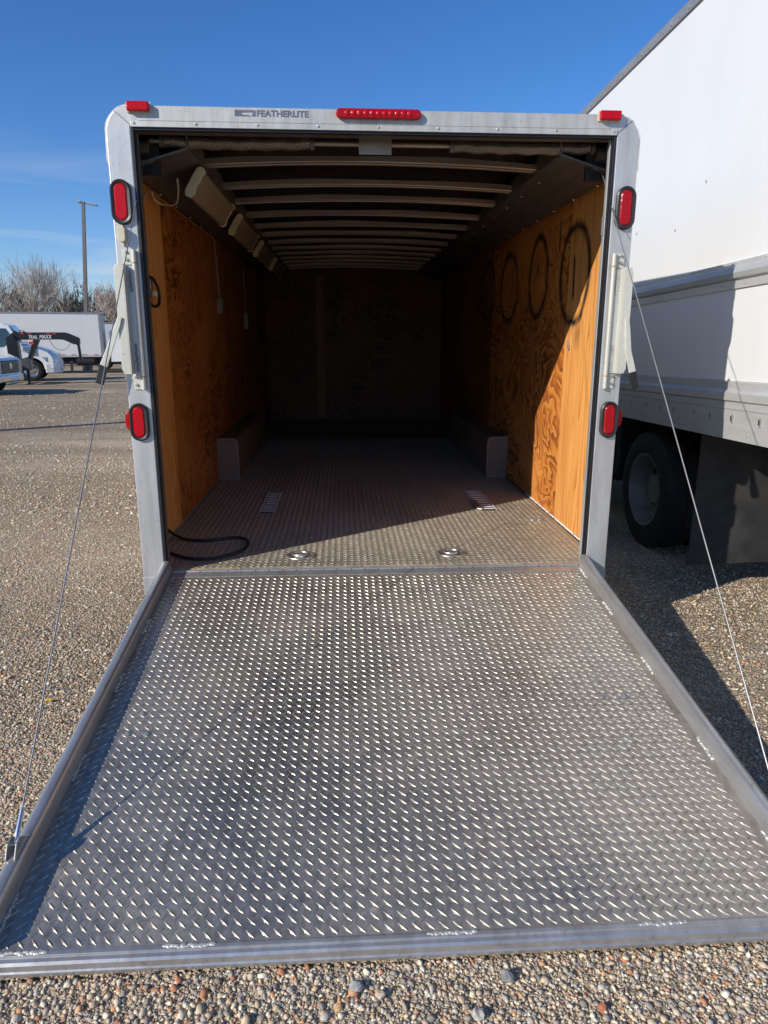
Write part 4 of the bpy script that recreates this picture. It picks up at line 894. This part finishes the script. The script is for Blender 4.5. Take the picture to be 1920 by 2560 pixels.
jk = MB(); x_, z_ = zz(385, 1760); jk.box(x_-.05, x_+.05, -.30, -.20, .02, zz(0, 1440)[1]); jk.box(x_-.14, x_+.14, -.38, -.12, 0, .03); jk.build('jack', M['black_paint'], G, .005)
jk = MB(); jk.box(zz(905, 0)[0]-.05, zz(905, 0)[0]+.05, -.05, .05, .45, .95); jk.build('hitch_chain_box', M['chassis'], cp)
fr_ = MB(); fr_.box(-9.5, zz(300, 0)[0], -1.15, -1.0, .60, .85); fr_.box(-9.5, zz(300, 0)[0], 1.0, 1.15, .60, .85)
for x in np.arange(-9.4, zz(200, 0)[0], .8): fr_.box(x, x+.1, -1.0, 1.0, .66, .80)
fr_.box(zz(170, 0)[0], zz(300, 0)[0], -1.15, 1.15, .55, .86)
fr_.build('deck_frame', M['black_paint'], G)
for sd in (-1, 1):
    for x in (-6.2, -7.1): wheel_parts((G, 'y'), (x, sd*.95, .38), sd, .38, .22, .21, 'rim', .05)
mz = zz(425, 1222)
text_mesh('TRAIL', 'lettering', .195, M['white_ink'], nk, (zz(425, 0)[0], -.146, zz(0, 1222)[1]), width=(105*kx_), bold=.0, shear=.2, extrude=.002)
text_mesh('MAXX', 'lettering', .225, M['white_ink'], nk, (zz(555, 0)[0], -.146, zz(0, 1222)[1]), width=(148*kx_), bold=.0, shear=.2, extrude=.002)
rt_ = MB()
for u in (330, 420, 640, 720): rt_.box(zz(u, 0)[0], zz(u+45, 0)[0], -.1445, -.1405, zz(0, 1170)[1], zz(0, 1160)[1])
rt_.build('reflector_tape', M['red_ink'], nk)
wire('brake_cable', [(zz(680, 0)[0], -.15, zz(0, 1235)[1]), (zz(720, 0)[0], -.15, zz(0, 1320)[1]), (zz(800, 0)[0], -.15, zz(0, 1358)[1]), (zz(880, 0)[0], -.15, zz(0, 1330)[1]), (zz(925, 0)[0], -.15, zz(0, 1275)[1])], .014, M['box_grey'], nk)
fl = MB(); fl.box(zz(432, 0)[0], zz(488, 0)[0], -.24, -.225, zz(0, 1288)[1], zz(0, 1255)[1]); fl.build('decal', M['red_ink'], rs)
# pickup
PP = gpt(61, 982); oP = place(PP, (1.05, .75), R(2))
K = tag(empty('pickup_truck', (oP[0], oP[1], gz(*oP)), R(2)), 'white pickup truck with black grille and chrome bumper at the left edge', 'pickup')
b = MB(); arch = [(.52*math.cos(a), .42+.52*math.sin(a)) for a in np.linspace(.0, math.pi, 12)]; arch2 = [(-3.9+x, z) for x, z in arch]
body = [(.95, .55), (.98, 1.05), (.90, 1.20), (.3, 1.27), (-.75, 1.32), (-5.0, 1.35), (-5.05, .6)]+[(a, b_) for a, b_ in arch2[::-1]]+[(-3.3, .5), (-.6, .5)]+[(a, b_) for a, b_ in arch[::-1]]
b.prism(body, 'y', -.98, .98); pb = b.build('body', M['white_paint'], K, .05)
b = MB(); gh = [(-.7, 1.30), (-1.35, 1.92), (-2.9, 1.94), (-3.15, 1.34)]
V = [(x, yy*(.98 if z < 1.5 else .80), z) for yy in (-1, 1) for x, z in gh]; b.add(V, [(0, 1, 2, 3), (7, 6, 5, 4), (0, 4, 5, 1), (1, 5, 6, 2), (2, 6, 7, 3), (3, 7, 4, 0)]); cbn = b.build('cab', M['glass'], K, .03)
b = MB(); b.box(-2.85, -1.40, -.79, .79, 1.925, 1.965); b.build('roof', M['white_paint'], K, .02)
b = MB(); b.box(.90, 1.0, -.66, .66, .70, 1.12); gr_ = b.build('grille', M['black_paint'], K, .03)
b = MB(); b.lathe([(.11, 1.0), (.11, 1.012), (.07, 1.02), (0, 1.02)], (0, 0, .93), 'x', 20); b.build('badge', M['steel'], gr_)
b = MB(); b.prism([(.75, -1.0), (1.02, -.95), (1.10, -.5), (1.10, .5), (1.02, .95), (.75, 1.0)], 'z', .42, .66); bm_ = b.build('bumper', M['chrome'], K, .04)
b = MB(); b.box(1.08, 1.108, -.28, .28, .46, .60); b.build('number_plate', M['white_ink'], bm_)
for sd in (-1, 1):
    b = MB(); b.box(.80, .995, sd*.68, sd*.97, .74, 1.10); hl = b.build('headlight', M['headlight'], K, .02)
    b = MB(); b.box(.70, .80, sd*.965, sd*.99, .90, 1.08); b.build('marker', M['amber'], hl)
    wheel_parts((K, 'y'), (0, sd*.86, .42), sd, .42, .26, .23, 'rim', .05, chrome=True); wheel_parts((K, 'y'), (-3.9, sd*.86, .42), sd, .42, .26, .23, 'rim', .05, chrome=True)

# ------------------------------------------------------------------ street lamps
def lamp(loc, rz, H, label, lean=0):
    E = tag(empty('street_lamp', loc, rz), label, 'street lamp', 'tall lot lamps')
    E.rotation_euler = (0, lean, rz)
    c = MB(); c.prism([(-.11, -.11), (.11, -.11), (.11, .11), (-.11, .11)], 'z', 0, .05); V = [(a*(.12 if z == 0 else .085), b*(.12 if z == 0 else .085), z) for z in (0, H) for a, b in ((-1, -1), (1, -1), (1, 1), (-1, 1))]
    c.add(V, [(0, 1, 5, 4), (1, 2, 6, 5), (2, 3, 7, 6), (3, 0, 4, 7), (4, 5, 6, 7)]); c.build('pole', M['lampmetal'], E)
    c = MB(); c.lathe([(.32, 0), (.32, .7), (.28, .75), (0, .75)], (0, 0, 0), 'z', 20); c.build('base', M['box_grey'], E)
    c = MB(); c.box(-.3, .28, -.05, .05, H-.10, H-.02); c.build('arm', M['lampmetal'], E)
    c = MB(); c.prism([(.22, H-.10), (.85, H-.17), (.85, H-.11), (.25, H+.0)], 'y', -.18, .18); c.build('lamp_head', M['box_grey'], E, .01)
    c = MB(); c.prism([(-.34, H+.0), (-.12, H-.06), (-.12, H+.05), (-.32, H+.08)], 'y', -.12, .12); c.build('lamp_head', M['box_grey'], E, .01)
p = at(208, 505, 45); b_ = at(215.3, 778, 45); q = b_+(b_-p)*(b_[2]+.63)/(p[2]-b_[2]); lamp((q[0], 45, -.63), 0, float(np.linalg.norm(p-q)), 'tall brown lamp post rising behind the white box truck', math.atan2(p[0]-q[0], p[2]-q[2]))
q = gpt(60, 1072); q = q+np.array([-1, -.7, 0])*4.6; lamp((q[0], q[1], 0), R(0), 10.5, 'tall lamp post left of the view, casting the long thin shadow line on the gravel')

# ------------------------------------------------------------------ trees
def tree(x, Y, H, spread, seed, mat, label, trunk=.22, lean=0, dens=1.):
    rnd = random.Random(seed); zb = gz(x, Y); E = tag(empty('tree', (x, Y, zb)), label, 'tree', 'bare trees behind the trucks')
    tk = MB(); cr_ = MB()
    def grow(mb, p, d, ln, r, lvl):
        n_ = 4 if lvl < 3 else 3; pts = [p]; rs = [r]; q = p.copy(); dd = d.copy()
        for i in range(n_):
            dd = (dd+Vector((rnd.gauss(0, .13), rnd.gauss(0, .13), rnd.gauss(.05, .08)))).normalized(); q = q+dd*ln/n_; pts.append(q.copy()); rs.append(r*(1-.5*(i+1)/n_))
        mb.tube(pts, rs, 6 if lvl < 2 else 3, False)
        if lvl >= 5: return
        kids = {0: 4, 1: 4, 2: 4, 3: 4, 4: 3}[lvl]
        for k in range(max(2, int(kids*dens+.5) if lvl > 1 else kids)):
            t = rnd.uniform(.35, 1) if k else 1; i = min(int(t*n_), n_-1); o = pts[i].lerp(pts[i+1], t*n_-i)
            ax = Vector((rnd.gauss(0, 1), rnd.gauss(0, 1), rnd.gauss(0, .4))).normalized(); an = rnd.uniform(.3, .8)*spread if k else .2
            nd = (dd*math.cos(an)+(ax-dd*ax.dot(dd)).normalized()*math.sin(an)+Vector((0, 0, .12))).normalized()
            grow(cr_ if lvl >= 0 else mb, o, nd, ln*rnd.uniform(.62, .88), max(rs[-1]*rnd.uniform(.7, 1.0), .014), lvl+1)
    grow(tk, Vector((0, 0, 0)), Vector((lean, 0, 1)).normalized(), H*.32, trunk, 0)
    top = max(v[2] for v in cr_.V); k = H/top
    for mb, nm in ((tk, 'trunk'), (cr_, 'crown')):
        mb.V = [(a*k, b*k, c*k) for a, b, c in mb.V]; mb.build(nm, mat, E)
def tx(disp, Y): return at(disp*1.1573, 830, Y)[0]
def th(disp, Y): return at(200, disp*1.1573, Y)[2]-gz(0, Y)
Y = 68
tree(tx(45, Y), Y, th(536, Y), .95, 3, M['bark1'], 'broad bare grey tree, tallest one at the left edge', .24)
tree(tx(114, Y+2), Y+2, th(548, Y+2), .60, 11, M['bark1'], 'narrow upright bare tree left of the lamp post', .17, .0, .9)
tree(tx(155, Y+5), Y+5, th(570, Y+5), .9, 5, M['bark1'], 'thin pale bare tree just left of the lamp post', .14, .1, .8)
tree(tx(226, Y), Y, th(575, Y), 1.0, 8, M['bark2'], 'bare tree with reddish brown twigs beside the trailer post', .18)
tree(tx(2, Y+6), Y+6, th(572, Y+6), 1.1, 21, M['bark1'], 'bare spreading tree cut off by the left edge of the photo', .2)
tree(tx(190, Y+8), Y+8, th(612, Y+8), 1.0, 41, M['bark1'], 'low pale bare tree right behind the lamp post', .15)
tree(tx(250, Y+4), Y+4, th(603, Y+4), 1.0, 43, M['bark1'], 'bare tree half hidden by the left post of the trailer', .2)
tree(tx(20, Y+8), Y+8, th(560, Y+8), .9, 45, M['bark1'], 'bare tree standing behind the tallest one at the left edge', .2)
tree(tx(82, Y+9), Y+9, th(610, Y+9), 1.0, 31, M['bark2'], 'low brownish bare tree between the tallest and the narrow tree', .2)
# undergrowth
def brush(name, x0, x1, Y0, Y1, h, n, mat, label, kind=None, cat='bushes'):
    c = np.zeros((n, 3)); c[:, 0] = rng.uniform(x0, x1, n); c[:, 1] = rng.uniform(Y0, Y1, n)
    hh = h*(.62+.38*np.sin(c[:, 0]*.9+c[:, 1])*np.sin(c[:, 0]*.37+2)+.10*np.clip(rng.normal(size=n), -1.5, 1)); c[:, 2] = rng.uniform(0, 1, n)**.8*hh-.014*c[:, 1]
    a = rng.uniform(0, 6.28, n); tl = rng.uniform(.25, .9, n); w = rng.uniform(.03, .09, n)
    d = np.stack([np.cos(a)*.6, np.sin(a)*.6, rng.uniform(.1, 1, n)], 1)*tl[:, None]; s = np.stack([-np.sin(a), np.cos(a), np.zeros(n)], 1)*w[:, None]
    V = np.stack([c-s, c+s, c+d], 1).reshape(-1, 3)
    me = bpy.data.meshes.new(name); me.from_pydata(V.tolist(), [], (np.arange(n*3).reshape(-1, 3)).tolist()); me.materials.append(mat)
    o = bpy.data.objects.new(name, me); COL.objects.link(o); return tag(o, label, cat, kind=kind)
brush('undergrowth', -62, -6, 71, 79, 7.4, 90000, M['brush'], 'dark brown tangled brush along the foot of the bare trees', 'stuff')
brush('undergrowth', -60, -8, 63, 70, 4.6, 34000, M['brush'], 'lower brown scrub in front of the bare trees', 'stuff')
bx_ = tx(172, 62)
brush('bush', bx_-1.0, bx_+1.2, 61, 63, 4.2, 5000, M['olive'], 'yellow green bush at the foot of the lamp post', None, 'bush')

# ------------------------------------------------------------------ every separate piece becomes a part of its own
KEEP = {'lettering', 'emblem', 'crown', 'trunk', 'tread_floor', 'chassis', 'deck_frame', 'undergrowth', 'bush', 'strand', 'grille', 'track_slat', 'rim_hole', 'gravel', 'ground', 'track', 'lens', 'neck', 'riser', 'coupler', 'arm', 'latch_bar', 'rivet', 'slot'}
def split(o):
    me = o.data; nv = len(me.vertices); par = list(range(nv))
    def fd(a):
        while par[a] != a: par[a] = par[par[a]]; a = par[a]
        return a
    polys = [tuple(p.vertices) for p in me.polygons]
    for p in polys:
        a = fd(p[0])
        for b in p[1:]: par[fd(b)] = a
    isl = {}
    for i in range(nv): isl.setdefault(fd(i), []).append(i)
    keys = list(isl)
    if len(keys) < 2: return
    co = np.array([v.co[:] for v in me.vertices]); bb = [(co[isl[k]].min(0)-.004, co[isl[k]].max(0)+.004) for k in keys]
    g = list(range(len(keys)))
    def f2(a):
        while g[a] != a: a = g[a]
        return a
    for i in range(len(keys)):
        for j in range(i+1, len(keys)):
            if (bb[i][0] < bb[j][1]).all() and (bb[j][0] < bb[i][1]).all(): g[f2(i)] = f2(j)
    roots = sorted(set(f2(i) for i in range(len(keys))))
    if len(roots) < 2 or len(roots) > 40: return
    own = {k: roots.index(f2(i)) for i, k in enumerate(keys)}; vg = [own[fd(i)] for i in range(nv)]
    sm = len(polys) and me.polygons[0].use_smooth; nm = o.name.split('.')[0]; src = me
    for r_ in range(len(roots)):
        ids = [i for i in range(nv) if vg[i] == r_]; mp_ = {a: b for b, a in enumerate(ids)}
        m2 = bpy.data.meshes.new(nm); m2.from_pydata([co[i].tolist() for i in ids], [], [tuple(mp_[i] for i in p) for p in polys if vg[p[0]] == r_])
        for mt in src.materials: m2.materials.append(mt)
        if sm: m2.polygons.foreach_set('use_smooth', [True]*len(m2.polygons)); m2.set_sharp_from_angle(angle=R(38))
        if r_ == 0: o.data = m2
        else:
            q = o.copy(); q.data = m2; COL.objects.link(q); q.parent = o.parent
for o in list(COL.objects):
    if o.type == 'MESH' and o.parent and not o.children and o.get('kind') != 'stuff' and o.name.split('.')[0] not in KEEP and len(o.data.polygons) < 8000: split(o)
